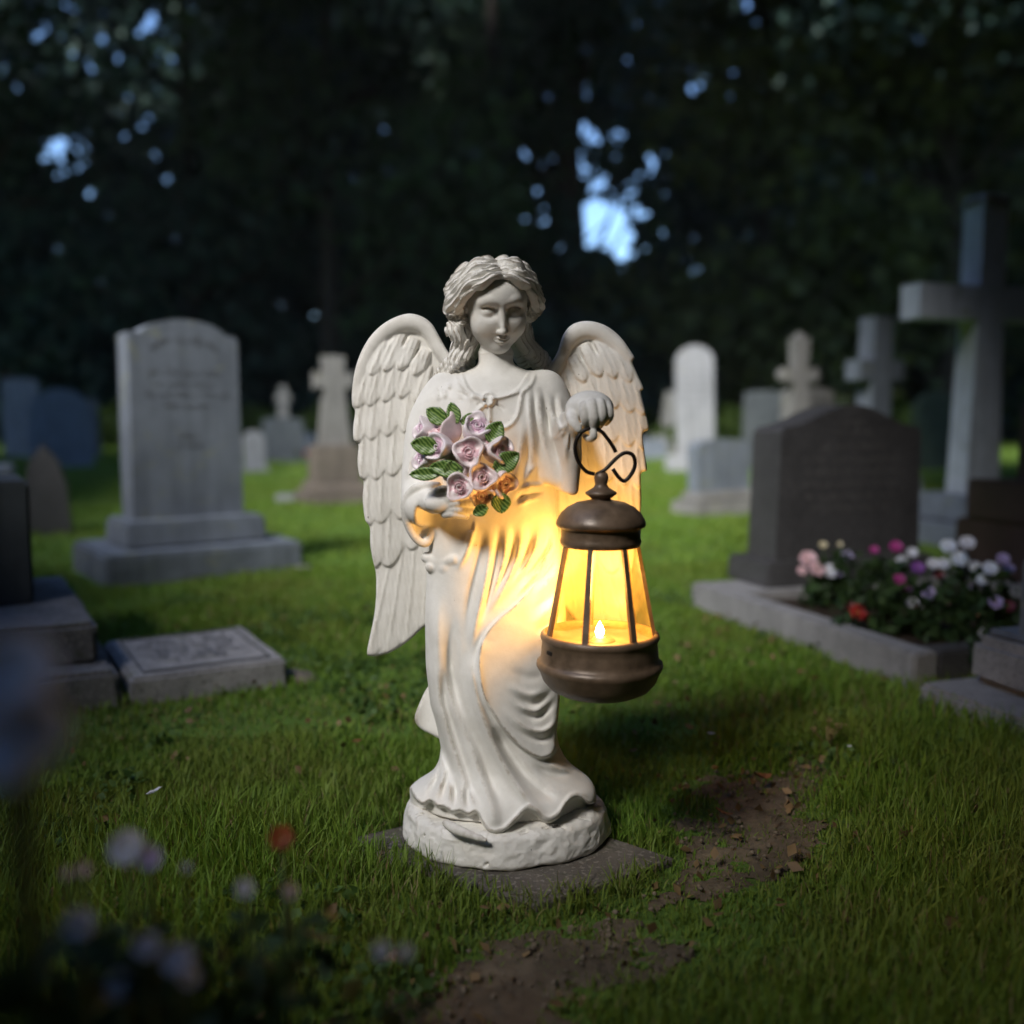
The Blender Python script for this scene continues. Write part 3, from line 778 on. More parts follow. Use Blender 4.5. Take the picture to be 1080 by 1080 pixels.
class Field:
    """signed distances on a regular grid"""
    def __init__(s, lo, hi, h):
        s.lo, s.h = np.array(lo, np.float32), h
        n = np.ceil((np.array(hi) - lo) / h).astype(int) + 1
        s.n = n
        s.ax = [s.lo[i] + h * np.arange(n[i], dtype=np.float32) for i in range(3)]
        s.d = np.full(n, 0.2, np.float32)
    def win(s, lo, hi):
        a = np.maximum(np.floor((np.array(lo) - s.lo) / s.h).astype(int), 0)
        b = np.minimum(np.ceil((np.array(hi) - s.lo) / s.h).astype(int) + 1, s.n)
        if (b <= a).any(): return None
        sl = tuple(slice(i, j) for i, j in zip(a, b))
        return sl, s.ax[0][sl[0]][:, None, None], s.ax[1][sl[1]][None, :, None], s.ax[2][sl[2]][None, None, :]
    def merge(s, sl, e, k, mode):
        d = s.d[sl]
        if mode == 'sub': e = -e
        sg = 1 if mode == 'add' else -1
        a, b = sg * d, sg * e
        if k > 0:
            t = np.clip(0.5 + 0.5 * (a - b) / k, 0, 1)
            r = a + (b - a) * t - k * t * (1 - t)
        else:
            r = np.minimum(a, b)
        s.d[sl] = sg * r
    def rc(s, a, b, ra, rb, k=0.0, mode='add'):
        """a cone with round ends from a to b"""
        a, b = np.asarray(a, np.float32), np.asarray(b, np.float32)
        pad = max(ra, rb) + k * 1.2 + 2 * s.h
        w = s.win(np.minimum(a, b) - pad, np.maximum(a, b) + pad)
        if w is None: return
        sl, X, Y, Z = w
        ab = b - a; L = max(float(ab @ ab), 1e-12)
        t = np.clip(((X - a[0]) * ab[0] + (Y - a[1]) * ab[1] + (Z - a[2]) * ab[2]) / L, 0, 1)
        e = np.sqrt((X - a[0] - t * ab[0]) ** 2 + (Y - a[1] - t * ab[1]) ** 2 + (Z - a[2] - t * ab[2]) ** 2) - (ra + (rb - ra) * t)
        s.merge(sl, e, k, mode)
    def path(s, pts, r, k=0.0, mode='add', n=0):
        if n: pts = spline(pts, n)
        r = r if hasattr(r, '__len__') else [r, r]
        rr = np.interp(np.linspace(0, 1, len(pts)), np.linspace(0, 1, len(r)), r)
        for i in range(len(pts) - 1):
            s.rc(pts[i], pts[i + 1], float(rr[i]), float(rr[i + 1]), k, mode)
    def ell(s, c, r, R=None, k=0.0, mode='add'):
        c, r = np.asarray(c, np.float32), np.asarray(r, np.float32)
        pad = r.max() + k * 1.2 + 2 * s.h
        w = s.win(c - pad, c + pad)
        if w is None: return
        sl, X, Y, Z = w
        x, y, z = X - c[0], Y - c[1], Z - c[2]
        if R is not None:
            x, y, z = (R[0][i] * x + R[1][i] * y + R[2][i] * z for i in range(3))      # R transposed
        k0 = np.sqrt((x / r[0]) ** 2 + (y / r[1]) ** 2 + (z / r[2]) ** 2)
        k1 = np.sqrt((x / r[0] ** 2) ** 2 + (y / r[1] ** 2) ** 2 + (z / r[2] ** 2) ** 2) + 1e-9
        s.merge(sl, (k0 * (k0 - 1) / k1).astype(np.float32), k, mode)
    def smooth(s, it=1):
        for _ in range(it):
            for ax in range(3):
                p = np.roll(s.d, 1, ax); q = np.roll(s.d, -1, ax)
                s.d = 0.5 * s.d + 0.25 * (p + q)
    def mesh(s, name, mt, parent, adapt=0.0):
        for ax in range(3):
            ix = [slice(None)] * 3
            for e in (0, -1):
                ix[ax] = e; s.d[tuple(ix)] = np.maximum(s.d[tuple(ix)], s.h)
        g = vdb.FloatGrid(background=0.2)
        g.copyFromArray(np.ascontiguousarray(s.d, dtype=np.float32))
        p, q = g.convertToQuads(isovalue=0.0)
        me = mesh_np(name, p * s.h + s.lo, q[:, ::-1])
        return link(name, me, mt, parent, smooth=True)

# --- relief maps: heights in photo pixels over the front view (2 samples per pixel)
U0, V0, MU, MV, SS = 350, 250, 370, 700, 2
class Relief:
    def __init__(s):
        s.h = np.zeros((MU * SS, MV * SS), np.float32)
        s.u = (U0 + (np.arange(MU * SS) + 0.5) / SS).astype(np.float32)
        s.v = (V0 + (np.arange(MV * SS) + 0.5) / SS).astype(np.float32)
    def w(s, pts, pad):
        lo = pts.min(0) - pad; hi = pts.max(0) + pad
        a = [max(int((lo[0] - U0) * SS), 0), max(int((lo[1] - V0) * SS), 0)]
        b = [min(int((hi[0] - U0) * SS) + 1, MU * SS), min(int((hi[1] - V0) * SS) + 1, MV * SS)]
        sl = (slice(a[0], b[0]), slice(a[1], b[1]))
        return sl, s.u[sl[0]][:, None], s.v[sl[1]][None, :]
    def dist(s, pts, U, V):
        """distance, side and position along the line"""
        best = np.full(np.broadcast(U, V).shape, 1e9, np.float32); sg = np.zeros_like(best); tt = np.zeros_like(best)
        n = len(pts) - 1
        for i in range(n):
            a, b = pts[i], pts[i + 1]; ab = b - a
            L = max(ab @ ab, 1e-9)
            t = np.clip(((U - a[0]) * ab[0] + (V - a[1]) * ab[1]) / L, 0, 1)
            du, dv = U - a[0] - t * ab[0], V - a[1] - t * ab[1]
            q = du * du + dv * dv
            m = q < best
            best = np.where(m, q, best)
            sg = np.where(m, np.sign(ab[0] * (V - a[1]) - ab[1] * (U - a[0])), sg)
            tt = np.where(m, (i + t) / n, tt)
        return np.sqrt(best), sg, tt
    def ridge(s, pts, amp, w, n=6, taper=0.4):
        pts = spline(pts, n)
        sl, U, V = s.w(pts, w * 3)
        q, sg, t = s.dist(pts, U, V)
        env = smoothstep(0, taper, np.minimum(t, 1 - t)) if taper else 1
        s.h[sl] += amp * env * np.exp(-(q / w) ** 2)
    def step(s, pts, amp, fall, side=1, sharp=1.5, n=6, taper=0.15, tail=None):
        """a lip: raised on one side of the line, easing off over «fall»"""
        pts = spline(pts, n)
        sl, U, V = s.w(pts, fall * 3)
        q, sg, t = s.dist(pts, U, V)
        x = q * sg * side
        env = (smoothstep(0, taper, t) if taper else 1) * (smoothstep(0, taper if tail is None else tail, 1 - t) if tail != 0 and taper else 1)
        s.h[sl] += amp * env * np.where(x > 0, np.exp(-x / fall), np.exp(-(x / sharp) ** 2))
    def feather(s, a, b, w, h0, rib=1.2):
        """a vane laid over what is below it: rounded tip at b, raised quill, fine barbs"""
        a, b = np.array(a, float), np.array(b, float)
        L = np.linalg.norm(b - a); d = (b - a) / L; nrm = np.array([-d[1], d[0]])
        sl, U, V = s.w(np.array([a, b]), w)
        x = ((U - a[0]) * d[0] + (V - a[1]) * d[1]) / L
        y = (U - a[0]) * nrm[0] + (V - a[1]) * nrm[1]
        hw = w / 2 * np.sqrt(np.clip(np.minimum(1, (1 - x) * L / (w * 0.62)), 0, 1)) * (0.75 + 0.25 * np.clip(x * 2, 0, 1))
        ins = (x > 0) & (x < 1) & (np.abs(y) < hw)
        e = np.clip(1 - (y / np.maximum(hw, 1e-3)) ** 2, 0, 1)
        hh = h0 - 5.0 * np.clip(1 - x / 0.3, 0, 1) ** 1.5 + 2.2 * np.clip(x * 1.2, 0, 1) * e ** 0.5 + rib * np.exp(-(y / 1.3) ** 2) * np.clip((1 - x) * 5, 0, 1) - 0.55 * (0.5 + 0.5 * np.cos(6.283 * (y * 1.0 + x * L * 0.25) / 4.5)) * e
        s.h[sl] = np.where(ins, np.maximum(s.h[sl] * 0.25 + hh * 0.75, s.h[sl]), s.h[sl])
    def blur(s, it=1):
        for _ in range(it):
            for ax in (0, 1):
                s.h = 0.5 * s.h + 0.25 * (np.roll(s.h, 1, ax) + np.roll(s.h, -1, ax))
    def sample(s, u, v):
        x = np.clip((u - U0) * SS - 0.5, 0, MU * SS - 2); y = np.clip((v - V0) * SS - 0.5, 0, MV * SS - 2)
        xi, yi = x.astype(np.int32), y.astype(np.int32); fx, fy = x - xi, y - yi
        h = s.h
        return (h[xi, yi] * (1 - fx) + h[xi + 1, yi] * fx) * (1 - fy) + (h[xi, yi + 1] * (1 - fx) + h[xi + 1, yi + 1] * fx) * fy

def to_photo(x, y, z):
    ry, rz = y + D, z - H
    f = ry * CT - rz * ST
    return 540 + FPX * x / f, 540 - FPX * (ry * ST + rz * CT) / f

def emboss(F, R, weight):
    """push the field's surface out by the relief where weight(x, y, z, u, v) says so"""
    i = np.nonzero(np.abs(F.d) < 0.034)
    x, y, z = (F.ax[k][i[k]] for k in range(3))
    u, v = to_photo(x, y, z)
    F.d[i] -= (R.sample(u, v) * S * weight(x, y, z, u, v)).astype(np.float32)

# --- resin: off-white, a little gloss, brownish wash left in the recesses by the antiquing
def resin_mat():
    m, n, l, b = mat('resin')
    t = noise_node(n, l, 22, 6, 0.65)
    r = ramp(n, [(0.3, (0.70, 0.675, 0.62)), (0.65, (0.82, 0.80, 0.75))])
    l.new(t.outputs[0], r.inputs[0])
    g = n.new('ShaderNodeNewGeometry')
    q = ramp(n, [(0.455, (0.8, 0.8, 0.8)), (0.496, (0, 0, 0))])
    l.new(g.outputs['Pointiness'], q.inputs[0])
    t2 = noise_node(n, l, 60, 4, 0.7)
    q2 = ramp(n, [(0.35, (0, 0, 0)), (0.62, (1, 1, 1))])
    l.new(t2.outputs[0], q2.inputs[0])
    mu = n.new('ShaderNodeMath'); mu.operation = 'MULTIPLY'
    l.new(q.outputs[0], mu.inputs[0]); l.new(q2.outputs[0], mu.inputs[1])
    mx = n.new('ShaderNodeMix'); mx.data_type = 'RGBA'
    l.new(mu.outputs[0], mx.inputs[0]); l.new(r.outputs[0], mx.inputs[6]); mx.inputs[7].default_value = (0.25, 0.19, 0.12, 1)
    s = noise_node(n, l, 130, 2, 0.5)                         # a few dark pin-holes and scuffs
    q3 = ramp(n, [(0.775, (0, 0, 0)), (0.80, (0.8, 0.8, 0.8))])
    l.new(s.outputs[0], q3.inputs[0])
    mx2 = n.new('ShaderNodeMix'); mx2.data_type = 'RGBA'
    l.new(q3.outputs[0], mx2.inputs[0]); l.new(mx.outputs[2], mx2.inputs[6]); mx2.inputs[7].default_value = (0.16, 0.13, 0.10, 1)
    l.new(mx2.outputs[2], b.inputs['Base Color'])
    b.inputs['Roughness'].default_value = 0.55
    b.inputs['Specular IOR Level'].default_value = 0.35
    b.inputs['Subsurface Weight'].default_value = 0.0
    g2 = noise_node(n, l, 180, 4, 0.6)
    bump(n, l, b, g2.outputs[0], 0.25, 0.0012)
    return m
M_RESIN = resin_mat()

angel = empty('angel_statue', G(532, 880), 'white resin angel statue with feathered wings, holding a lantern and a pink rose bouquet', 'statue')
INV = Matrix.Translation(-angel.location)
def adopt(o, root=angel):
    o.parent = root
    o.matrix_parent_inverse = INV
    return o

VOX = 0.00155
# ------------------------------------------------ body and robe (with head, arms and hands)
B = Field((-0.20, -0.235, 0.015), (0.175, 0.12, 0.925), VOX)

prof = np.array([  # v, left u, right u, depth of the axis (px), half depth (px)
    (380, 508, 538, 4, 13), (388, 500, 547, 4, 16), (394, 488, 561, 3, 20), (400, 472, 577, 2, 25), (408, 457, 590, 1, 31), (420, 450, 594, 0, 36), (450, 450, 592, -2, 39), (480, 455, 588, -2, 39),
    (520, 459, 586, 0, 37), (550, 456, 588, 0, 39), (600, 450, 594, 0, 43), (650, 448.5, 597, 0, 47), (700, 449.5, 594, 0, 49), (740, 454, 588, 0, 49),
    (770, 461, 586, 0, 49), (788, 464.5, 590, -1, 50), (800, 463.5, 596, -2, 52), (808, 460, 603, -4, 55), (815, 455, 612, -6, 58), (821, 446, 622, -8, 61), (827, 435, 627, -9, 64), (833, 429, 628, -10, 67), (843, 430, 627, -11, 69), (900, 430, 625, -11, 69)], float)
pv = np.arange(370, 905, 1.0)
pr = np.stack([np.interp(pv, prof[:, 0], prof[:, k]) for k in range(1, 5)], 1)
ker = np.exp(-np.linspace(-2.4, 2.4, 17) ** 2); ker /= ker.sum()
pr = np.stack([np.convolve(np.pad(pr[:, k], 8, 'edge'), ker, 'valid') for k in range(4)], 1)
zz = np.array([P(540, v, 0)[2] for v in pv]); xl = np.array([P(a, v, 0)[0] for a, v in zip(pr[:, 0], pv)]); xr = np.array([P(a, v, 0)[0] for a, v in zip(pr[:, 1], pv)])
o_ = np.argsort(zz)
f_ = lambda a: np.interp(B.ax[2], zz[o_], a[o_]).astype(np.float32)[None, None, :]
cx, ax_, cy, by = f_((xl + xr) / 2), f_((xr - xl) / 2), f_(pr[:, 2] * S), f_(pr[:, 3] * S)
X, Y, Z = B.ax[0][:, None, None], B.ax[1][None, :, None], B.ax[2][None, None, :]
pw = 2.25
k0 = (np.abs((X - cx) / ax_) ** pw + np.abs((Y - cy) / by) ** pw) ** (1 / pw)
k1 = np.sqrt(((X - cx) / ax_ ** 2) ** 2 + ((Y - cy) / by ** 2) ** 2) + 1e-6
d_ = (k0 - 1) * np.clip(k0 / k1, 0.0, 0.15)
top = Z - P(540, 376, 0)[2]
B.d = np.maximum(d_, top).astype(np.float32)
B.d = np.maximum(B.d, 0.030 - Z)
del d_, k0, k1
# shoulders, bust, throat
for u, v in ((470, 408), (577, 406)):
    B.rc(Wp(u, v + 3, 2), Wp(524, 402, 2), 15 * S, 13 * S, 9 * S)
B.ell(Wp(500, 452, -24), np.array((24, 20, 26)) * S, k=16 * S)
B.ell(Wp(549, 452, -24), np.array((24, 20, 26)) * S, k=16 * S)
B.rc(Wp(522, 352, 8), Wp(523, 402, 0), 14.8 * S, 16.5 * S, 7 * S)
for q in (-1, 1):
    B.rc(Wp(523 + 15 * q, 372, 6), Wp(523 + 5 * q, 400, -14), 3 * S, 3.5 * S, 6 * S)
# --- the arm that carries the roses
B.path([Wp(470, 412, 2), Wp(452, 450, 0), Wp(446, 500, -8)], [18 * S, 19 * S, 19 * S], 10 * S, n=4)
B.path([Wp(446, 500, -8), Wp(446, 528, -24), Wp(449, 536, -34)], [20 * S, 19 * S, 17 * S], 8 * S, n=3)
B.rc(Wp(443, 530, -20), Wp(447, 557, -10), 16 * S, 9 * S, 7 * S)              # the cuff hangs
B.rc(Wp(470, 545, -10), Wp(470, 590, -16), 17 * S, 12 * S, 8 * S)
# bell of the cuff, hollowed towards the hand
B.ell(Wp(456, 543, -44), np.array((16, 22, 25)) * S, k=4 * S, mode='sub')
B.path([Wp(462, 512, -44), Wp(440, 514, -42), Wp(428, 528, -36), Wp(429, 549, -30), Wp(438, 567, -26), Wp(449, 573, -24), Wp(456, 562, -22)], [3.6 * S, 3.8 * S, 3.2 * S], 2.5 * S, n=5)
B.path([Wp(432, 528, -26), Wp(434, 548, -20), Wp(442, 564, -16)], [6 * S, 5 * S], 3 * S, n=3)
# tied sash end under the cuff
B.path([Wp(450, 588, -14), Wp(466, 592, -22), Wp(480, 590, -34)], [6 * S, 5 * S], 3 * S, n=3)
B.ell(Wp(457, 598, -18), np.array((8.5, 8, 7)) * S, k=2 * S)
B.ell(Wp(471, 599, -26), np.array((8, 7, 6.5)) * S, k=2.5 * S)
# forearm, palm and fingers under the stems
B.rc(Wp(441, 522, -26), Wp(458, 530, -54), 12 * S, 11.5 * S, 3 * S)
B.ell(Wp(468, 531, -64), np.array((19, 12, 10.5)) * S, k=5 * S)
for j, (u1, v1, u2, v2, r) in enumerate(((485, 523, 497, 521, 4.6), (486, 530, 502, 531, 4.6), (484, 537, 499, 539, 4.4), (479, 542, 492, 545, 4.0))):
    B.path([Wp(470, 528 + 4.5 * j, -70 + 1.5 * j), Wp(u1, v1, -76 + 1.5 * j), Wp(u2, v2, -70)], [5.2 * S, r * S, (r - 1.0) * S], 1.2 * S, n=4)
B.path([Wp(457, 522, -60), Wp(467, 517, -70), Wp(480, 519, -76)], [5.5 * S, 4.6 * S, 3.6 * S], 2 * S, n=3)

# --- the arm that holds the lantern out
E_, T_, W_ = Wp(586, 462, -12), Wp(605, 517, -44), Wp(606, 446, -62)
B.path([Wp(574, 410, 2), Wp(584, 436, -2), Wp(588, 462, -14)], [18 * S, 18 * S, 17 * S], 10 * S, n=4)
B.rc(E_, W_, 17 * S, 12 * S, 8 * S)
for f in np.linspace(0, 1, 7):
    a = E_ * (1 - f) + W_ * f
    b = Wp(592, 508, -24) * (1 - f) + T_ * f
    B.rc(a, b, (15 - 4 * f) * S, (8 - 3.8 * f) * S, 6 * S)
for f in np.linspace(0, 1, 5):
    B.rc(Wp(568, 455, -22), Wp(576 + 14 * f, 500 + 6 * f, -26 - 6 * f), 12 * S, 6 * S, 7 * S)
B.ell(Wp(617, 462, -66), np.array((7, 16, 24)) * S, k=5 * S, mode='sub')
# hand: back of the hand up, fingers curling down over the ring
B.rc(Wp(604, 448, -62), Wp(612, 436, -72), 11 * S, 12.5 * S, 4 * S)
B.ell(Wp(622, 430, -80), np.array((23, 17, 16.5)) * S, k=6 * S)
for j, (ku, kv, mu_, mv, tu, tv, r, dk) in enumerate(((616, 428, 617, 441, 619, 451, 4.2, -94), (624, 426, 626.5, 441, 626, 455, 4.6, -95), (632.5, 426, 635, 439, 632, 449, 4.6, -93), (640, 428, 642.5, 438, 639, 446, 4.2, -88))):
    B.path([Wp(ku - 2, kv + 3, dk + 13), Wp(ku, kv, dk), Wp(mu_, mv, dk - 4), Wp(tu, tv, dk + 4)], [5.0 * S, (r + .4) * S, r * S, (r - 1.0) * S], 1.6 * S, n=4)
B.path([Wp(606, 432, -82), Wp(604, 443, -92), Wp(610, 453, -96)], [6.5 * S, 5.2 * S, 3.8 * S], 1.6 * S, n=4)
B.path([Wp(625, 453, -95), Wp(626, 460, -97), Wp(622, 463, -92), Wp(617, 460, -88)], [3.4 * S, 3.4 * S, 2.8 * S], 1 * S, n=4)   # finger tip hooked under the ring

# --- folds of the robe, in the front view
R = Relief()
rd, st = R.ridge, R.step
# chest and collar
st([(487, 386), (490, 402), (498, 414), (512, 420), (530, 419), (546, 410), (556, 396), (560, 386)], 2.6, 14, side=1, sharp=1.2, taper=0.05)
rd([(478, 388), (484, 404), (494, 417), (497, 432)], 1.6, 2.2)
rd([(566, 388), (561, 404), (551, 415), (548, 432), (541, 446), (528, 452), (512, 448), (500, 436)], 2.2, 2.2, taper=0.08)
rd([(500, 418), (509, 420)], 2.8, 2.6, taper=0); rd([(521, 420), (534, 417), (546, 414)], 2.8, 2.4, taper=0); rd([(513, 425), (506, 432), (499, 438)], 2.4, 2.0, taper=0.1); rd([(516, 426), (517, 438), (517, 446)], 2, 1.8, taper=0.1)
rd([(520, 424), (528, 430), (533, 434)], -1.2, 1.2); rd([(509, 424), (502, 428)], -1.2, 1.2); rd([(480, 412), (488, 416), (496, 420)], -1.5, 1.6); rd([(482, 420), (490, 424)], -1.3, 1.4)
for k in range(12):
    a = 2 * math.pi * k / 12
    rd([(515 + 6 * math.cos(a), 421 + 6 * math.sin(a)), (515 + 6 * math.cos(a + .55), 421 + 6 * math.sin(a + .55))], 1.5, 1.8, taper=0)
rd([(511, 421), (515, 418), (519, 421), (515, 424), (512, 422)], 1.6, 1.0, taper=0)
# upper sleeves
for a in ([(462, 404), (463, 414), (461, 424)], [(467, 406), (469, 415), (468, 422)], [(473, 402), (474, 412)], [(448, 440), (441, 470), (438, 495)], [(460, 440), (452, 475), (446, 500)], [(438, 470), (431, 492), (430, 508)]):
    rd(a, 2.2, 2.8)
for a in ([(463, 404), (465, 420)], [(454, 446), (447, 478), (442, 498)], [(442, 478), (436, 500)]):
    rd(a, -1.6, 2.0)
for a, am in (([(566, 402), (570, 430), (574, 462), (586, 500)], 2.4), ([(577, 408), (583, 436), (592, 462), (600, 500)], 2.6), ([(558, 400), (559, 430), (563, 470), (574, 500)], 2.2), ([(600, 442), (592, 455), (580, 464)], 2.0), ([(604, 452), (598, 470), (596, 492)], 2.0), ([(590, 412), (592, 432), (600, 446)], 1.8)):
    rd(a, am, 3.2)
for a in ([(571, 404), (577, 440), (588, 480), (596, 505)], [(562, 405), (566, 445), (575, 485)], [(596, 450), (586, 462)], [(584, 410), (587, 438), (596, 452)]):
    rd(a, -2.2, 2.2)
# bodice down to the waist
for a, am, w in (([(552, 440), (550, 470), (545, 505), (540, 535)], 2.4, 4), ([(562, 455), (562, 485), (556, 520), (548, 545)], 2.4, 4), ([(535, 460), (536, 490), (533, 520)], 1.8, 4), ([(540, 525), (552, 515), (566, 512), (580, 512)], 2.6, 3), ([(542, 535), (556, 528), (574, 524)], 2.2, 2.6), ([(544, 518), (558, 500), (568, 488)], 2.0, 3)):
    rd(a, am, w)
rd([(541, 530), (556, 521), (576, 518)], -2.6, 2.0); rd([(556, 450), (556, 485), (550, 520)], -1.8, 2.2)
# skirt: long folds from the waist
for a, am, w in (([(502, 545), (497, 566), (489, 588), (480, 604)], 3.6, 3.6), ([(518, 548), (516, 590), (508, 632), (500, 668), (498, 700)], 5.0, 5.0), ([(534, 545), (533, 580), (526, 610), (514, 640)], 4.4, 4.5), ([(549, 545), (549, 572), (541, 600), (526, 630), (513, 652)], 4.6, 4.2),
                 ([(566, 545), (568, 566), (560, 588), (542, 612), (524, 640)], 4.4, 4.2), ([(584, 548), (584, 572), (570, 600), (552, 622), (540, 636)], 4.2, 4.2), ([(596, 590), (580, 612), (562, 632)], 3.6, 4.5), ([(598, 620), (582, 640), (560, 660)], 3.4, 4.5), ([(598, 650), (586, 664), (566, 678)], 3.0, 4.5)):
    rd(a, am, w)
for a, am, w in (([(509, 552), (506, 590), (497, 630), (492, 668)], -4.0, 4.0), ([(526, 550), (524, 590), (514, 632), (506, 660)], -4.0, 3.0), ([(541, 550), (541, 580), (532, 606), (518, 636)], -3.6, 3.0), ([(558, 550), (558, 576), (548, 600), (530, 626)], -3.6, 3.0), ([(576, 552), (576, 576), (562, 598), (545, 618)], -3.2, 3.0), ([(590, 575), (577, 600), (560, 622)], -3.0, 3.0), ([(598, 604), (580, 628), (560, 646)], -3.0, 3.0), ([(600, 635), (584, 654), (564, 668)], -2.6, 3.0)):
    rd(a, am, w)
# over-drape: its edge sweeps round the knee and hangs in swags
edge = [(584, 592), (562, 620), (545, 638), (527, 653), (514, 668), (507, 684), (506, 706), (511, 733), (523, 755), (541, 779), (560, 794), (574, 798), (584, 791), (585, 776)]
st(edge + [(588, 752), (590, 725)], 7.5, 30, side=-1, sharp=1.8, taper=0.14, tail=0)
st([(512, 672), (504, 690), (503, 708), (508, 733), (519, 757), (538, 783)], 2.5, 9, side=-1, sharp=1.5)
for a, am, w in (([(536, 726), (549, 738), (563, 743), (575, 736), (586, 722)], -4.2, 3.6), ([(538, 738), (552, 752), (567, 756), (579, 746), (587, 732)], -4.6, 3.6), ([(533, 718), (548, 729), (562, 733), (576, 726)], 3.0, 3.6), ([(537, 733), (551, 746), (565, 750), (578, 741)], 3.6, 3.2), ([(530, 744), (545, 760), (560, 770), (574, 771), (584, 762), (586, 742)], 4.6, 3.2), ([(530, 753), (546, 770), (562, 779), (576, 779), (585, 768)], -4.2, 3.4), ([(532, 700), (548, 712), (566, 714), (580, 706)], -1.8, 5)):
    rd(a, am * 0.8, w * 1.1, taper=0.42)
# long sweeping folds of the under-skirt
for a, am, w in (([(462, 610), (460, 660), (462, 710), (470, 752), (482, 790), (494, 822), (500, 850)], 5.0, 8), ([(499, 680), (499, 712), (506, 746), (519, 780), (536, 814), (556, 842), (580, 864)], 10.5, 6.5), ([(480, 720), (490, 756), (502, 792), (512, 826), (520, 856), (522, 880)], 6.5, 7)):
    rd(a, am, w, taper=0.22)
for a, am, w in (([(478, 640), (476, 690), (480, 724), (492, 760), (506, 794), (518, 826), (530, 858)], -7.5, 5.5), ([(466, 700), (470, 740), (482, 782), (494, 818), (504, 858)], -6.5, 4.5), ([(452, 740), (463, 778), (474, 812), (480, 844)], -4.5, 4), ([(518, 764), (538, 796), (562, 824), (590, 846)], -7.5, 6)):
    rd(a, am, w, taper=0.22)
for a, am, w in (([(543, 794), (560, 818), (580, 834), (602, 838)], 3.6, 5), ([(560, 804), (580, 816), (604, 820)], -3.4, 4), ([(588, 770), (597, 792), (609, 808), (624, 818)], 4.2, 3.4), ([(582, 786), (594, 804), (610, 818)], -3.4, 3), ([(572, 803), (590, 811), (606, 814)], 2.8, 3)):
    rd(a, am, w)
# hem ripples left of the front lobe
for a, am in (([(466, 800), (454, 822), (440, 842)], 2.6), ([(470, 808), (464, 828), (456, 848)], 4.2), ([(477, 814), (475, 834), (472, 852)], 4.2), ([(486, 820), (487, 838), (486, 856)], 4.0), ([(495, 828), (499, 842), (504, 856)], 3.6)):
    rd(a, am, 3.6, taper=0.5)
for a in ([(467, 806), (458, 828), (448, 847)], [(473, 812), (469, 832), (463, 852)], [(481, 818), (481, 838), (478, 856)], [(490, 824), (493, 842), (495, 858)]):
    rd(a, -4.0, 3.0, taper=0.5)
# the free edge of the hem: below it the cloth steps back and leaves a shadowed hollow
hem = spline([(418, 818), (431, 829), (438, 841), (446, 847), (454, 843), (461, 849), (469, 850), (477, 855), (486, 854), (494, 858), (502, 855), (508, 864), (514, 876), (522, 879), (532, 876), (543, 866), (552, 856), (558, 853.5), (566, 857), (574, 865), (581, 866), (590, 860), (597, 848), (604, 841), (612, 840), (620, 846), (628, 846), (640, 838)], 6)
he = np.interp(R.u, hem[:, 0], hem[:, 1])[:, None]
below = R.v[None, :] - he
rd([(508, 862), (514, 873), (522, 876), (532, 873), (543, 863), (552, 853), (558, 850), (566, 854), (574, 861), (581, 862), (590, 856), (597, 845), (604, 838), (612, 837), (621, 842)], 2.2, 2.4, taper=0.06)
R.h = np.where(below > 0, R.h * np.exp(-below / 4) - 19.0 * smoothstep(0, 3.0, below), R.h)
R.blur(1)
emboss(B, R, lambda x, y, z, u, v: smoothstep(0.012, -0.016, y) * (0.35 + 0.65 * smoothstep(-0.01, -0.04, y)) * np.where((v > 505) & (v < 560) & (u < 500), 0.0, 1.0) * np.where((u > 600) & (v < 475), 0.0, 1.0))

# ------------------------------------------------ head
HC = Wp(523, 320.5, -6); s_ = S * 0.975
yaw, pit, rol = math.radians(13), math.radians(18), math.radians(-3)
HR = np.array(Matrix.Rotation(yaw, 3, 'Z') @ Matrix.Rotation(pit, 3, 'X') @ Matrix.Rotation(rol, 3, 'Y'))
Hp = lambda x, y, z: (HC + HR @ (np.array((x, y, z)) * s_)).astype(np.float32)
hr = lambda *r: np.array(r) * s_
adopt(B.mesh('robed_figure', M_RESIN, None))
del B, X, Y, Z
N = Field(tuple(HC - np.array((0.062, 0.075, 0.085))), tuple(HC + np.array((0.062, 0.075, 0.075))), 0.0009)
N.ell(Hp(0, 4, 8), hr(33, 40, 32), HR, 8 * s_)
N.ell(Hp(0, -7, -13), hr(29.5, 27, 34), HR, 10 * s_)
N.ell(Hp(0, -15, 12), hr(26, 19.5, 17), HR, 8 * s_)
N.ell(Hp(0, -22.5, -39.5), hr(9.5, 8, 7), HR, 10 * s_)
N.rc(Wp(522, 348, 10), Wp(522, 380, 4), 14.2 * S, 14.2 * S, 8 * S)
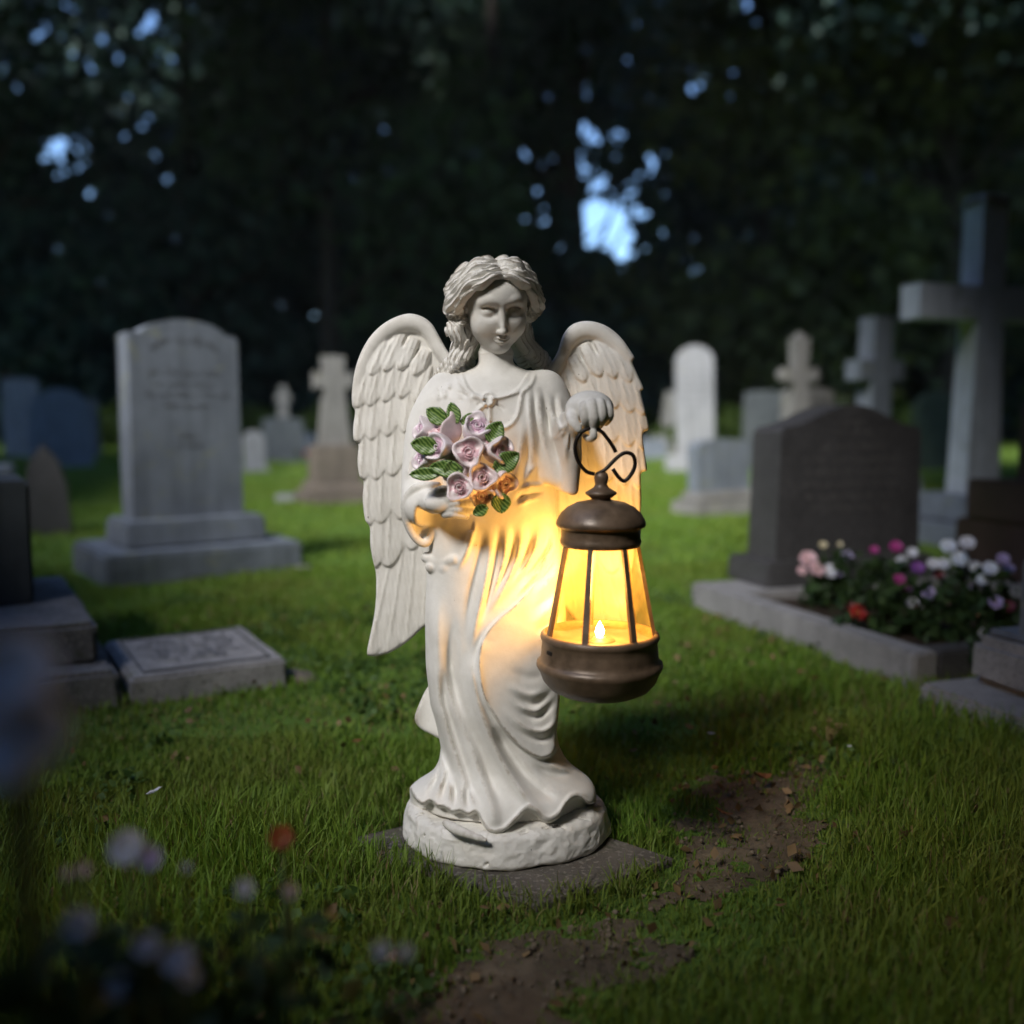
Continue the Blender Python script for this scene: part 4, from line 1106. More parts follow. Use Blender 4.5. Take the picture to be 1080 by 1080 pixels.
for q in (-1, 1):
    N.ell(Hp(14.5 * q, -22.0, -17), hr(12, 10, 12), HR, 10 * s_)
    N.ell(Hp(13.2 * q, -38.5, -1.0), hr(9.5, 10.5, 7), HR, 7 * s_, 'sub')
    N.ell(Hp(13.0 * q, -24.2, -3.2), hr(8.8, 7.6, 6.4), HR, 2.0 * s_)                                 # lowered lids
    lash = [Hp(20.5 * q, -24.8, -5.2), Hp(17 * q, -27.2, -7.6), Hp(13 * q, -28.2, -8.4), Hp(9 * q, -28.0, -7.6), Hp(6.3 * q, -27.6, -6.0)]
    N.path(lash, [0.5 * s_, 0.85 * s_, 0.6 * s_], 0.5 * s_, 'sub', n=5)
    N.path([p + HR @ (np.array((0, -0.4, 0.9)) * s_) for p in lash], [0.4 * s_, 0.9 * s_, 0.5 * s_], 1.0 * s_, n=5)
    N.path([Hp(20.5 * q, -26.4, 0.4), Hp(14 * q, -30.6, 3.2), Hp(7.5 * q, -30.8, 1.0)], [0.4 * s_, 0.7 * s_, 0.4 * s_], 1.4 * s_, 'sub', n=4)
    N.path([Hp(5.5 * q, -31.5, 8.0), Hp(13 * q, -30.8, 10.5), Hp(21 * q, -25.5, 6.5)], [1.0 * s_, 1.1 * s_, 0.6 * s_], 7 * s_, n=3)
    N.ell(Hp(3.6 * q, -35.5, -22.2), hr(2.4, 3.0, 2.2), HR, 2.2 * s_)
    N.ell(Hp(2.1 * q, -39.0, -24.4), hr(1.0, 1.5, 0.8), HR, 0.8 * s_, 'sub')
    N.ell(Hp(9.0 * q, -34.0, -29.6), hr(1.2, 1.5, 1.2), HR, 2.2 * s_, 'sub')
N.rc(Hp(0, -31.0, 5), Hp(0, -39.8, -20), 2.3 * s_, 2.7 * s_, 4.5 * s_)
N.ell(Hp(0, -39.8, -21.2), hr(3.0, 3.0, 2.6), HR, 2.4 * s_)
N.path([Hp(-8.5, -30.2, -28.4), Hp(-2.5, -33.0, -29.0), Hp(0, -33.1, -29.5), Hp(2.5, -33.0, -29.0), Hp(8.5, -30.2, -28.4)], [0.5 * s_, 1.3 * s_, 1.1 * s_, 1.3 * s_, 0.5 * s_], 2.0 * s_)
N.path([Hp(-7, -30.2, -31.2), Hp(0, -32.2, -33.6), Hp(7, -30.2, -31.2)], [0.7 * s_, 1.7 * s_, 0.7 * s_], 2.2 * s_, n=3)
N.path([Hp(-9.4, -31.6, -28.7), Hp(-4, -34.0, -30.9), Hp(0, -34.5, -31.4), Hp(4, -34.0, -30.9), Hp(9.4, -31.6, -28.7)], [0.8 * s_, 1.1 * s_, 0.8 * s_], 0.7 * s_, 'sub', n=4)
N.ell(Hp(0, -35.6, -26.2), hr(1.1, 2, 2.4), HR, 1.8 * s_, 'sub')
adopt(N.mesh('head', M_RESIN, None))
del N

# ------------------------------------------------ hair: locks combed from a centre parting
Hf = Field(tuple(HC - np.array((0.105, 0.085, 0.125))), tuple(HC + np.array((0.125, 0.10, 0.10))), 0.00125)
Hf.ell(Hp(0, 10, 9), hr(40, 37, 34), HR, 0)
# clear the face: everything before a slanted plane
sl, X, Y, Z = Hf.win(HC - 1, HC + 1)
lx, ly, lz = (HR[0][i] * (X - HC[0]) + HR[1][i] * (Y - HC[1]) + HR[2][i] * (Z - HC[2]) for i in range(3))
Hf.d = np.maximum(Hf.d, (-8 * s_ - ly - np.clip(lz - 20 * s_, 0, 1) * 1.3) * 0.6)
Hf.rc(Hp(-22, 16, -10), Hp(-34, 16, -62), 18 * s_, 15 * s_, 8 * s_)
Hf.rc(Hp(22, 18, -10), Hp(38, 18, -62), 16 * s_, 13 * s_, 8 * s_)
rnd = random.Random(5)
for q in (-1, 1):
    wid = 1.0 if q < 0 else 0.95
    for i in range(1, 8):                                                # from the parting, waving over the temple to the side roll
        f = (i - 0.35) / 7
        wv = 2.6 * (1 if i % 2 else -1)
        pts = [Hp(1.5 + 1.2 * q, -32 + 44 * f, 29 + 14 * math.sin(1.7 * f + .1)),
               Hp(q * 10 * wid, -35 + 42 * f, 30.5 + 13 * math.sin(1.6 * f) + 0.5 * wv),
               Hp(q * 21 * wid, -32 + 38 * f, 27.5 + 13 * math.sin(1.6 * f) - wv),
               Hp(q * 32 * wid, -24 + 32 * f, 20.5 + 13 * f + wv),
               Hp(q * 41 * wid, -15 + 26 * f, 13 + 13 * f - 0.8 * wv),
               Hp(q * (47 + 2 * (i % 2)) * wid, -5 + 18 * f, 4 + 9 * f + 0.6 * wv)]
        Hf.path(pts, [2.2 * s_, 3.8 * s_, (5.2 + .8 * (i % 2)) * s_, (6.4 - .8 * (i % 2)) * s_, 5.6 * s_, 4.6 * s_], 0.5 * s_, n=5)
    # rolls that turn back over the ear
    for i, (r, pts) in enumerate(((4.6, ((26, -28, 24), (36, -20, 14), (45, -10, 7), (50, -1, 2), (47, 8, -3))), (4.8, ((32, -22, 15), (42, -14, 5), (49, -5, -1), (49, 5, -7), (42, 10, -10))), (4.4, ((37, -16, 6), (44, -9, -4), (48, 0, -8), (45, 8, -14), (38, 10, -16))), (3.8, ((37, -12, -3), (42, -5, -11), (43, 4, -15), (38, 9, -20))))):
        Hf.path([Hp(q * p[0] * wid, p[1], p[2]) for p in pts], [1.6 * s_, (r + .2) * s_, (r + .8) * s_, r * s_], 0.5 * s_, n=5)
# falling waves: left
for k, (dx, dy, r) in enumerate(((0, 0, 5.6), (6, -2, 4.6), (-5, 4, 5.0), (3, -6, 3.8))):
    Hf.path([Hp(-38 + dx * .6, 0 + dy, -14), Hp(-45 + dx * .7, -4 + dy, -26), Hp(-38 + dx * .6, -7 + dy, -38), Hp(-36 + dx * .8, -8 + dy, -47), Hp(-45 + dx, -8 + dy, -57), Hp(-54 + dx, -5 + dy, -68), Hp(-59 + dx * 1.1, 0 + dy, -79)], [(r - 1) * s_, (r + .8) * s_, r * s_, (r - .4) * s_, r * s_, (r - .8) * s_, (r - 2) * s_], 0.5 * s_, n=6)
for k, (dx, dy, r) in enumerate(((0, 4, 5.0), (-6, 3, 4.4), (6, 8, 4.8), (-11, 6, 4.0), (-3, 0, 3.4))):
    Hf.path([Hp(33 + dx * .6, 4 + dy, -18), Hp(30 + dx * .6, 2 + dy, -32), Hp(35 + dx * .8, 0 + dy, -45), Hp(47 + dx, -1 + dy, -57), Hp(57 + dx, 1 + dy, -70), Hp(63 + dx, 4 + dy, -80)], [r * s_, (r + .4) * s_, r * s_, r * s_, (r - .6) * s_, (r - 2) * s_], 0.5 * s_, n=6)
Hf.rc(Hp(36, 2, 2), Hp(36, 4, -12), 8 * s_, 7 * s_, 2 * s_)
Hf.rc(Hp(-36, 2, 2), Hp(-36, 4, -12), 8 * s_, 7 * s_, 2 * s_)
# fine combing
i_ = np.nonzero(np.abs(Hf.d) < 0.006)
x, y, z = (Hf.ax[k][i_[k]] for k in range(3))
px_, py_, pz_ = ((HR[0][i] * (x - HC[0]) + HR[1][i] * (y - HC[1]) + HR[2][i] * (z - HC[2])) / s_ for i in range(3))
k_ = smoothstep(-6, -20, pz_)
along = (py_ * 0.85 + pz_ * 0.75 + 0.25 * np.abs(px_) + 1.8 * np.sin(np.abs(px_) / 5.5 + py_ / 16)) * (1 - k_) + k_ * (np.abs(px_) * 0.9 + py_ * 0.5 + 4 * np.sin(pz_ / 7.0))
Hf.d[i_] += (0.0015 * np.sin(along * 0.92 + 1.2 * noise(px_ / 14, py_ / 14, pz_ / 14)) + 0.0006 * np.sin(along * 2.3 + 2 * noise(px_ / 11 + 5, py_ / 11, pz_ / 11))).astype(np.float32)
# the parting itself
Hf.path([Hp(1.5, -38, 28), Hp(1.5, -24, 41), Hp(1.5, -6, 49)], [1.0 * s_, 0.9 * s_], 1.2 * s_, 'sub', n=4)
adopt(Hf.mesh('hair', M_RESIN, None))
del Hf, X, Y, Z, lx, ly, lz

# ------------------------------------------------ wings
def poly_sdf(pts, U, V):
    d = np.full(U.shape, 1e9, np.float32); ins = np.zeros(U.shape, bool)
    n = len(pts)
    for i in range(n):
        a, b = pts[i], pts[(i + 1) % n]
        e = b - a
        t = np.clip(((U - a[0]) * e[0] + (V - a[1]) * e[1]) / max(e @ e, 1e-9), 0, 1)
        d = np.minimum(d, (U - a[0] - t * e[0]) ** 2 + (V - a[1] - t * e[1]) ** 2)
        c = ((a[1] <= V) & (b[1] > V)) | ((b[1] <= V) & (a[1] > V))
        with np.errstate(divide='ignore', invalid='ignore'):
            xc = a[0] + (V - a[1]) / (b[1] - a[1]) * e[0]
        ins ^= c & (U < xc)
    return np.where(ins, -np.sqrt(d), np.sqrt(d))

def wing(outline, lead, feathers, dep, lead_r=7.0):
    """outline, leading edge and feathers in the front view; dep(u, v) is the depth of the wing's mid-surface in px"""
    Rw = Relief()
    for f in feathers: Rw.feather(*f)
    ld = spline(lead, 8)
    slw, U, V = Rw.w(ld, 30)
    q, sg, t = Rw.dist(ld, U, V)
    Rw.h[slw] = np.maximum(Rw.h[slw], 9.0 * np.sqrt(np.clip(1 - (q / (lead_r * 1.7)) ** 2, 0, 1)) * np.clip((1.0 - t) * 3, 0, 1) ** .5)
    Rw.blur(1)
    ol = spline(list(outline) + [outline[0]], 4)[:-1]
    lo = ol.min(0); hi = ol.max(0)
    c = [P(lo[0] - 6, lo[1] - 6, 0), P(hi[0] + 6, hi[1] + 6, 0)]
    F = Field((c[0][0] - .012, -0.03, c[1][2] - .03), (c[1][0] + .012, 0.125, c[0][2] + .03), 0.0015)
    x, y, z = np.broadcast_arrays(F.ax[0][:, None, None], F.ax[1][None, :, None], F.ax[2][None, None, :])
    u, v = to_photo(x, y, z)
    # outline distance through a table (the outline is the same at every depth of the thin wing)
    gu = np.arange(lo[0] - 24, hi[0] + 24, 0.7, dtype=np.float32); gv = np.arange(lo[1] - 24, hi[1] + 24, 0.7, dtype=np.float32)
    T = poly_sdf(ol, *np.meshgrid(gu, gv, indexing='ij'))
    iu = np.clip((u - gu[0]) / 0.7, 0, len(gu) - 1.01); iv = np.clip((v - gv[0]) / 0.7, 0, len(gv) - 1.01)
    a, b = iu.astype(int), iv.astype(int); fu, fv = iu - a, iv - b
    od = (T[a, b] * (1 - fu) + T[a + 1, b] * fu) * (1 - fv) + (T[a, b + 1] * (1 - fu) + T[a + 1, b + 1] * fu) * fv
    mid = dep(u, v)
    h = Rw.sample(u, v)
    front = mid - 3.0 - h; back = mid + 5.0
    yy = y / S
    dd = np.maximum(front - yy, yy - back)
    r = 3.0
    dx, dy = np.maximum(od + r, 0), np.maximum(dd + r, 0)
    F.d = ((np.minimum(np.maximum(od + r, dd + r), 0) + np.sqrt(dx * dx + dy * dy) - r) * S).astype(np.float32)
    F.smooth(1)
    return adopt(F.mesh('wing', M_RESIN, None))

ol_l = [(484, 384), (472, 370), (463, 354), (455, 341), (443, 333), (428, 331), (408, 339), (392, 353), (381, 371), (374, 392), (371, 414), (371.5, 428), (374.5, 434), (372.5, 450), (373, 464), (378, 469), (377, 486), (379, 502), (383.5, 508), (382.5, 526), (385, 548), (390, 556), (390.5, 575), (393.5, 592), (396.5, 606), (396.5, 630), (394.5, 650), (390, 672), (387, 688), (390, 692), (402, 691), (416, 686), (432, 675), (446, 662), (462, 650), (490, 600), (500, 450)]
fe_l = [((430, 510), (389, 693), 25, 0.2), ((436, 510), (408, 692), 24, 0.5), ((444, 510), (428, 682), 24, 0.8), ((454, 510), (446, 668), 22, 1.0),
        ((396, 470), (394, 600), 20, 2.6), ((414, 470), (409, 598), 30, 3.2), ((438, 470), (434, 580), 26, 2.8), ((456, 470), (452, 566), 22, 2.6),
        ((392, 420), (387, 556), 20, 3.6), ((406, 420), (401, 552), 24, 4.0), ((426, 420), (423, 548), 27, 4.4), ((446, 430), (443, 534), 24, 4.0),
        ((386, 400), (381, 508), 19, 4.8), ((402, 400), (396, 506), 22, 5.2), ((420, 400), (413, 502), 23, 5.4), ((438, 400), (432, 496), 22, 5.2),
        ((386, 380), (376, 467), 18, 5.8), ((400, 378), (391, 464), 20, 6.2), ((417, 382), (408, 460), 20, 6.4), ((434, 390), (426, 456), 20, 6.2), ((450, 396), (443, 462), 20, 5.8),
        ((396, 362), (376, 430), 17, 6.8), ((408, 360), (389, 428), 18, 7.2), ((422, 364), (405, 424), 18, 7.4), ((437, 372), (422, 420), 18, 7.2), ((450, 384), (438, 424), 18, 6.8),
        ((410, 350), (390, 396), 15, 7.8), ((424, 350), (405, 392), 15, 8.2), ((438, 356), (420, 390), 15, 8.2), ((450, 368), (436, 396), 15, 7.6)]
ld_l = [(480, 384), (467, 366), (458, 351), (447, 341), (430, 338), (412, 344), (397, 356), (386, 373), (379, 394), (376, 414), (377, 436), (378, 460)]
wing(ol_l, ld_l, fe_l, lambda u, v: 30 + 0.10 * (u - 430) + 0.0 * v + 0.0006 * (v - 520) ** 2 * 0.5)
# the other wing: the same design mirrored, its scallops as they show
mu = lambda p: (684.5 - (p[0] - 371) * 1.035, p[1] + 7)
ol_r = [(568, 396), (580, 384), (588, 371), (594, 353), (604, 342), (620, 338.5), (638, 343), (654, 355), (665, 370), (669.5, 378), (667, 382), (673, 396), (679, 410), (676, 413), (680, 430), (684.5, 452), (678, 457), (680, 478), (682.5, 496), (676, 500), (676.5, 530), (673, 560), (668, 600), (664, 640), (668, 680), (660, 692), (646, 688), (628, 676), (612, 660), (596, 640), (568, 600), (560, 450)]
ld_r = [(576, 394), (586, 378), (595, 360), (605, 350), (620, 346), (636, 350), (650, 360), (661, 374), (670, 396), (676, 420), (679, 440)]
wing(ol_r, ld_r, [(mu(f[0]), mu(f[1]), f[2], f[3]) for f in fe_l], lambda u, v: 30 - 0.10 * (u - 625) + 0.0003 * (v - 520) ** 2)

# corner of the cloak behind the skirt
F = Field((-0.165, -0.02, 0.13), (-0.06, 0.07, 0.26), 0.0015)
tri = spline([(470, 705), (452, 722), (441, 744), (437, 757), (441, 766), (452, 773), (480, 782), (490, 740), (470, 705)], 4)
x, y, z = np.broadcast_arrays(F.ax[0][:, None, None], F.ax[1][None, :, None], F.ax[2][None, None, :])
u, v = to_photo(x, y, z)
gu = np.arange(400, 520, 0.7, dtype=np.float32); gv = np.arange(680, 810, 0.7, dtype=np.float32)
T = poly_sdf(tri[:-1], *np.meshgrid(gu, gv, indexing='ij'))
od = T[np.clip(((u - 400) / .7).astype(int), 0, len(gu) - 1), np.clip(((v - 680) / .7).astype(int), 0, len(gv) - 1)]
dd = np.abs(y / S - 18 - 2.5 * np.sin(u / 5)) - 5
F.d = ((np.minimum(np.maximum(od + 3, dd + 3), 0) + np.hypot(np.maximum(od + 3, 0), np.maximum(dd + 3, 0)) - 3) * S).astype(np.float32)
F.smooth(2)
adopt(F.mesh('cloak_corner', M_RESIN, None))

# ------------------------------------------------ rock base
F = Field((-0.20, -0.16, -0.004), (0.18, 0.15, 0.10), 0.0016)
X, Y, Z = F.ax[0][:, None, None], F.ax[1][None, :, None], F.ax[2][None, None, :]
c0 = G(532, 880)
ang = np.arctan2(Y - c0[1], X - c0[0])
ra = 0.1665 * (1 + 0.025 * np.sin(3 * ang + 1) + 0.018 * np.sin(5 * ang)); rb = 0.128 * (1 + 0.02 * np.sin(4 * ang + 2))
k0 = np.sqrt(((X - c0[0]) / ra) ** 2 + ((Y - c0[1]) / rb) ** 2)
dr = (k0 - 1) * 0.14 + 0.010 * np.clip(Z / 0.055, 0, 1) ** 2
dz = np.abs(Z - 0.0262 - 0.008 * np.clip(1 - k0, 0, 1)) - 0.0262
r = 0.010
F.d = (np.minimum(np.maximum(dr + r, dz + r), 0) + np.hypot(np.maximum(dr + r, 0), np.maximum(dz + r, 0)) - r).astype(np.float32)
i_ = np.nonzero(np.abs(F.d) < 0.02)
x, y, z = (F.ax[k][i_[k]] for k in range(3))
nz = fbm(x * 26, y * 26, z * 34, 3)
F.d[i_] += (0.0022 * nz + 0.0022 * np.abs(fbm(x * 44 + 9, y * 44, z * 60, 3)) * smoothstep(0.0, 0.01, z)).astype(np.float32)
# chisel marks and a torn lip
rr = random.Random(8)
for k in range(46):
    a = rr.uniform(0, 6.283); f = rr.choice((1.0, 1.0, 0.95, 0.9, 0.84))
    p = np.array((c0[0] + 0.166 * f * math.cos(a), c0[1] + 0.127 * f * math.sin(a), 0.052 if f < 0.97 else rr.uniform(.010, .046)))
    q = p + np.array((rr.uniform(-.02, .02), rr.uniform(-.012, .012), rr.uniform(-.012, .012) if f > .97 else rr.uniform(-.002, .003)))
    F.rc(p, q, rr.uniform(.0015, .003), rr.uniform(.0008, .0022), .002, 'sub')
F.path([Wp(432, 848, -50), Wp(462, 872, -80), Wp(480, 884, -90), Wp(500, 886, -92), Wp(530, 893, -95), Wp(560, 892, -94)], [.003, .0045, .003], .003, 'sub', n=4)
F.path([Wp(470, 868, -78), Wp(484, 876, -86), Wp(512, 886, -94)], [.005, .006, .003], .006, n=4)
F.path([Wp(462, 856, -66), Wp(468, 866, -70), Wp(478, 868, -74)], [.0015, .002, .001], .001, 'sub', n=4)
F.path([Wp(472, 866, -72), Wp(484, 858, -70), Wp(492, 858, -70)], [.0015, .002, .001], .001, 'sub', n=4)
F.d = np.maximum(F.d, -(Z - 0.0))
adopt(F.mesh('base', M_RESIN, None))

# ------------------------------------------------ bouquet of painted roses
M_PETAL = [plain_mat('rose_pale', (0.85, 0.74, 0.74), 0.4, var=0.12, scale=60), plain_mat('rose_lilac', (0.85, 0.76, 0.78), 0.4, var=0.12, scale=60), plain_mat('rose_blush', (0.85, 0.70, 0.70), 0.4, var=0.12, scale=60)]
M_HEART = [plain_mat('heart_pink', (0.74, 0.48, 0.52), 0.4, var=0.2, scale=90), plain_mat('heart_lilac', (0.70, 0.50, 0.60), 0.4, var=0.2, scale=90), plain_mat('heart_rose', (0.76, 0.52, 0.54), 0.4, var=0.2, scale=90)]
def leaf_mat():
    m, n, l, b = mat('painted_leaf')
    tc = n.new('ShaderNodeTexCoord')
    w = n.new('ShaderNodeTexWave'); w.wave_type = 'BANDS'
    w.bands_direction = 'DIAGONAL'
    w.inputs['Scale'].default_value = 120; w.inputs['Distortion'].default_value = 2.5
    l.new(tc.outputs['Object'], w.inputs[0])
    r = ramp(n, [(0.2, (0.05, 0.12, 0.02)), (0.65, (0.13, 0.24, 0.045)), (0.95, (0.26, 0.36, 0.11))])
    l.new(w.outputs[0], r.inputs[0]); l.new(r.outputs[0], b.inputs['Base Color'])
    b.inputs['Roughness'].default_value = 0.4
    return m
M_LEAF = leaf_mat()
bq = adopt(empty('bouquet', Wp(487, 490, -70)))
bq.location = Wp(487, 490, -70)
def aim(bm_dir):
    return Vector(bm_dir).to_track_quat('Z', 'Y').to_matrix().to_4x4()
def rose(u, v, dp, r, dirv, kind, ln=1.6):
    """a half-open bud: wrapped outer petals with a turned lip, a spiral heart"""
    bm = bmesh.new()
    n = 28
    rings = []
    for t, rad in ((0, 0.36), (0.2, 0.68), (0.45, 0.88), (0.7, 0.98), (0.9, 1.0), (1.0, 1.0), (1.03, 0.93), (0.99, 0.82), (0.90, 0.74), (0.86, 0.55)):
        row = []
        for i in range(n):
            a = 2 * math.pi * i / n
            w = 1 + (0.13 * math.cos(3 * a + u) + 0.05 * math.cos(5 * a + v)) * min(1, t + .25)
            lip = 0.10 * math.cos(3 * a + u * 2) * (t > 0.8)
            row.append(bm.verts.new((rad * r * w * math.cos(a), rad * r * w * math.sin(a), (t + lip - 1) * r * ln)))
        rings.append(row)
    for A, Bq in zip(rings, rings[1:]):
        for i in range(n):
            j = (i + 1) % n
            bm.faces.new((A[i], A[j], Bq[j], Bq[i]))
    bm.faces.new(rings[0][::-1])
    for f in bm.faces: f.material_index = 0
    for A, Bq in list(zip(rings, rings[1:]))[6:]:
        pass
    h = bm.faces.new(rings[-1]); h.material_index = 1
    for f in bm.faces:
        if min(vv.co.z for vv in f.verts) > -0.22 * r * ln and f is not h and max(math.hypot(vv.co.x, vv.co.y) for vv in f.verts) < 0.80 * r:
            f.material_index = 1
    # spiral heart
    pts = [(r * (0.12 + 0.075 * k / 3.0) * math.cos(k * 0.9 + u), r * (0.12 + 0.075 * k / 3.0) * math.sin(k * 0.9 + u), -0.01 * r * k / 3 - 0.02 * r) for k in range(17)]
    lo, hi = [], []
    for k, p in enumerate(pts):
        lo.append(bm.verts.new((p[0], p[1], -0.2 * r * ln))); hi.append(bm.verts.new((p[0] * 1.1, p[1] * 1.1, p[2] - 0.02 * r)))
    for k in range(len(pts) - 1):
        f = bm.faces.new((lo[k], lo[k + 1], hi[k + 1], hi[k])); f.material_index = 1 if k > 4 else 0
    M = Matrix.Translation(Vector(Wp(u, v, dp))) @ aim(dirv)
    bm.transform(M)
    o = obj('rose', bm, [M_PETAL[kind], M_HEART[kind]], None, smooth=True)
    sub = o.modifiers.new('soft', 'SUBSURF'); sub.levels = sub.render_levels = 1
    sd = o.modifiers.new('thick', 'SOLIDIFY'); sd.thickness = 0.0012; sd.offset = 0
    o.parent = bq; o.matrix_parent_inverse = Matrix.Translation(-Vector(Wp(487, 490, -70)) )
    return o
for u, v, dp, r, dv, kd in ((462, 447, -78, 15, (-.75, -.55, .55), 2), (504, 447, -84, 13.5, (.25, -.8, .65), 1), (459, 471, -96, 12.5, (-.7, -.85, .12), 1), (494, 476, -102, 14, (-.1, -1, .12), 0), (531, 475, -90, 13.5, (.75, -.8, .15), 0),
                            (441, 452, -70, 11, (-1, -.4, .3), 1), (441, 484, -78, 11.5, (-1, -.5, .1), 1), (509, 503, -102, 13, (.25, -1, .1), 2), (484, 514, -102, 13, (-.15, -1, -.1), 0), (534, 511, -90, 12.5, (.7, -.9, -.25), 2), (508, 524, -92, 12, (.1, -.85, -.55), 2), (478, 494, -92, 12, (-.4, -1, 0), 0), (518, 462, -84, 10, (.4, -1, .3), 0)):
    rose(u, v, dp, r * S * 1.03, dv, kd, 1.75)
def leaf(u, v, dp, ln, wd, d2, tilt, curl=0.25):
    """a moulded leaf with a raised midrib and side veins, pointing along d2 in the front view"""
    bm = bmesh.new()
    nx, ny = 14, 9
    g = []
    for i in range(nx):
        t = i / (nx - 1); row = []
        w = wd * (math.sin(math.pi * min(1, t * 0.93 + 0.07)) ** 0.75)
        for j in range(ny):
            q = j / (ny - 1) * 2 - 1
            zf = 0.28 * abs(q) * wd - curl * ln * t * t + 0.05 * wd * math.cos(20 * (t - abs(q) * 0.22)) * abs(q)
            row.append(bm.verts.new((t * ln, q * w, zf)))
        g.append(row)
    for i in range(nx - 1):
        for j in range(ny - 1):
            bm.faces.new((g[i][j], g[i + 1][j], g[i + 1][j + 1], g[i][j + 1]))
    bmesh.ops.remove_doubles(bm, verts=bm.verts, dist=1e-5)
    x = Vector((d2[0], tilt, -d2[1])).normalized(); z = Vector((0, -1, 0)); z = (z - x * z.dot(x)).normalized(); y = z.cross(x)
    M = Matrix.Translation(Vector(Wp(u, v, dp))) @ Matrix((x, y, z)).transposed().to_4x4()
    bm.transform(M)
    o = obj('leaf', bm, M_LEAF, None, smooth=True)
    sd = o.modifiers.new('thick', 'SOLIDIFY'); sd.thickness = 0.003; sd.offset = 0
    o.parent = bq; o.matrix_parent_inverse = Matrix.Translation(-Vector(Wp(487, 490, -70)))
for u, v, dp, ln, wd, d2, tl in ((470, 445, -80, 22, 8.5, (-.9, -.6), .1), (481, 447, -80, 21, 7, (-.25, -1), .1), (486, 446, -78, 20, 5, (.9, -.45), .1), (516, 466, -86, 22, 9.5, (.5, -.85), .0), (522, 496, -92, 28, 10, (.85, -.6), .1), (462, 472, -92, 26, 9, (-1, -.15), -.0),
                                 (488, 496, -98, 32, 8.5, (-1, -.1), .1), (464, 499, -90, 30, 6.5, (-1, .06), .1), (478, 486, -98, 18, 7, (-.3, .95), .1), (528, 520, -90, 20, 9.5, (.05, 1), .2), (514, 534, -92, 16, 6, (-.9, .55), .2)):
    leaf(u, v, dp, ln * S, wd * S, d2, tl, 0.12)
# ================================================================== the lantern
def bronze_mat():
    m, n, l, b = mat('bronze_metal')
    t = noise_node(n, l, 40, 6, 0.65)
    r = ramp(n, [(0.3, (0.095, 0.066, 0.042)), (0.62, (0.19, 0.13, 0.084)), (0.85, (0.28, 0.195, 0.125))])
    l.new(t.outputs[0], r.inputs[0]); l.new(r.outputs[0], b.inputs['Base Color'])
    b.inputs['Metallic'].default_value = 0.15
    q = ramp(n, [(0.3, (0.30, 0.30, 0.30)), (0.7, (0.52, 0.52, 0.52))])
    l.new(t.outputs[0], q.inputs[0]); l.new(q.outputs[0], b.inputs['Roughness'])
    t2 = noise_node(n, l, 220, 4, 0.6)
    bump(n, l, b, t2.outputs[0], 0.25, 0.001)
    return m
M_BRONZE = bronze_mat()
M_WIRE = plain_mat('dark_wire', (0.022, 0.017, 0.014), 0.4, 0.6, var=0.3, scale=80)
def glass_mat():
    m, n, l, b = mat('amber_glass')
    tr = n.new('ShaderNodeBsdfTransparent'); tr.inputs[0].default_value = (1.0, 0.91, 0.68, 1)
    tl = n.new('ShaderNodeBsdfTranslucent'); tl.inputs[0].default_value = (0.95, 0.62, 0.20, 1)
    gl = n.new('ShaderNodeBsdfGlossy'); gl.inputs[0].default_value = (1, 1, 1, 1); gl.inputs['Roughness'].default_value = 0.3
    lw = n.new('ShaderNodeLayerWeight'); lw.inputs[0].default_value = 0.5
    pw_ = n.new('ShaderNodeMath'); pw_.operation = 'POWER'; pw_.inputs[1].default_value = 4
    l.new(lw.outputs['Facing'], pw_.inputs[0])
    fr = n.new('ShaderNodeMath'); fr.operation = 'MULTIPLY_ADD'; fr.inputs[1].default_value = 0.4; fr.inputs[2].default_value = 0.02
    l.new(pw_.outputs[0], fr.inputs[0])
    t = noise_node(n, l, 26, 4, 0.6)
    q = ramp(n, [(0.3, (0.02, 0.02, 0.02)), (0.75, (0.09, 0.09, 0.09))])
    l.new(t.outputs[0], q.inputs[0])
    a = n.new('ShaderNodeMixShader'); c = n.new('ShaderNodeMixShader')
    l.new(q.outputs[0], a.inputs[0]); l.new(tr.outputs[0], a.inputs[1]); l.new(tl.outputs[0], a.inputs[2])
    l.new(fr.outputs[0], c.inputs[0]); l.new(a.outputs[0], c.inputs[1]); l.new(gl.outputs[0], c.inputs[2])
    l.new(c.outputs[0], n['Material Output'].inputs[0])
    return m
M_GLASS = glass_mat()
def emit_mat(name, col, s):
    m, n, l, b = mat(name)
    b.inputs['Base Color'].default_value = (*col, 1)
    b.inputs['Emission Color'].default_value = (*col, 1)
    b.inputs['Emission Strength'].default_value = s
    return m
LDP = -96                                                  # depth of the lantern's axis, px in front of the statue's middle
LY = LDP * S
lz = lambda v, u=632: P(u, v, LY)[2]
LS = (D + LY) / FPX * 1.0                                  # metres per photo pixel at the lantern
LB = P(632, 726, LY)                                       # axis, at the underside
lan = empty('lantern', LB, 'lit bronze lantern with amber glass hanging from the hand of the angel', 'lantern')
Z_ = lambda v: lz(v) - LB[2]
def lathe(name, prof, mt, parent=lan, n=64):
    bm = bmesh.new()
    add_lathe(bm, [(r * LS, Z_(v)) for r, v in prof], n)
    return obj(name, bm, mt, parent, smooth=True)
def autosmooth(o, ang=35):
    me = o.data
    bm = bmesh.new(); bm.from_mesh(me)
    for e in bm.edges:
        e.smooth = not (len(e.link_faces) == 2 and e.calc_face_angle() > math.radians(ang))
    bm.to_mesh(me); bm.free()
    return o
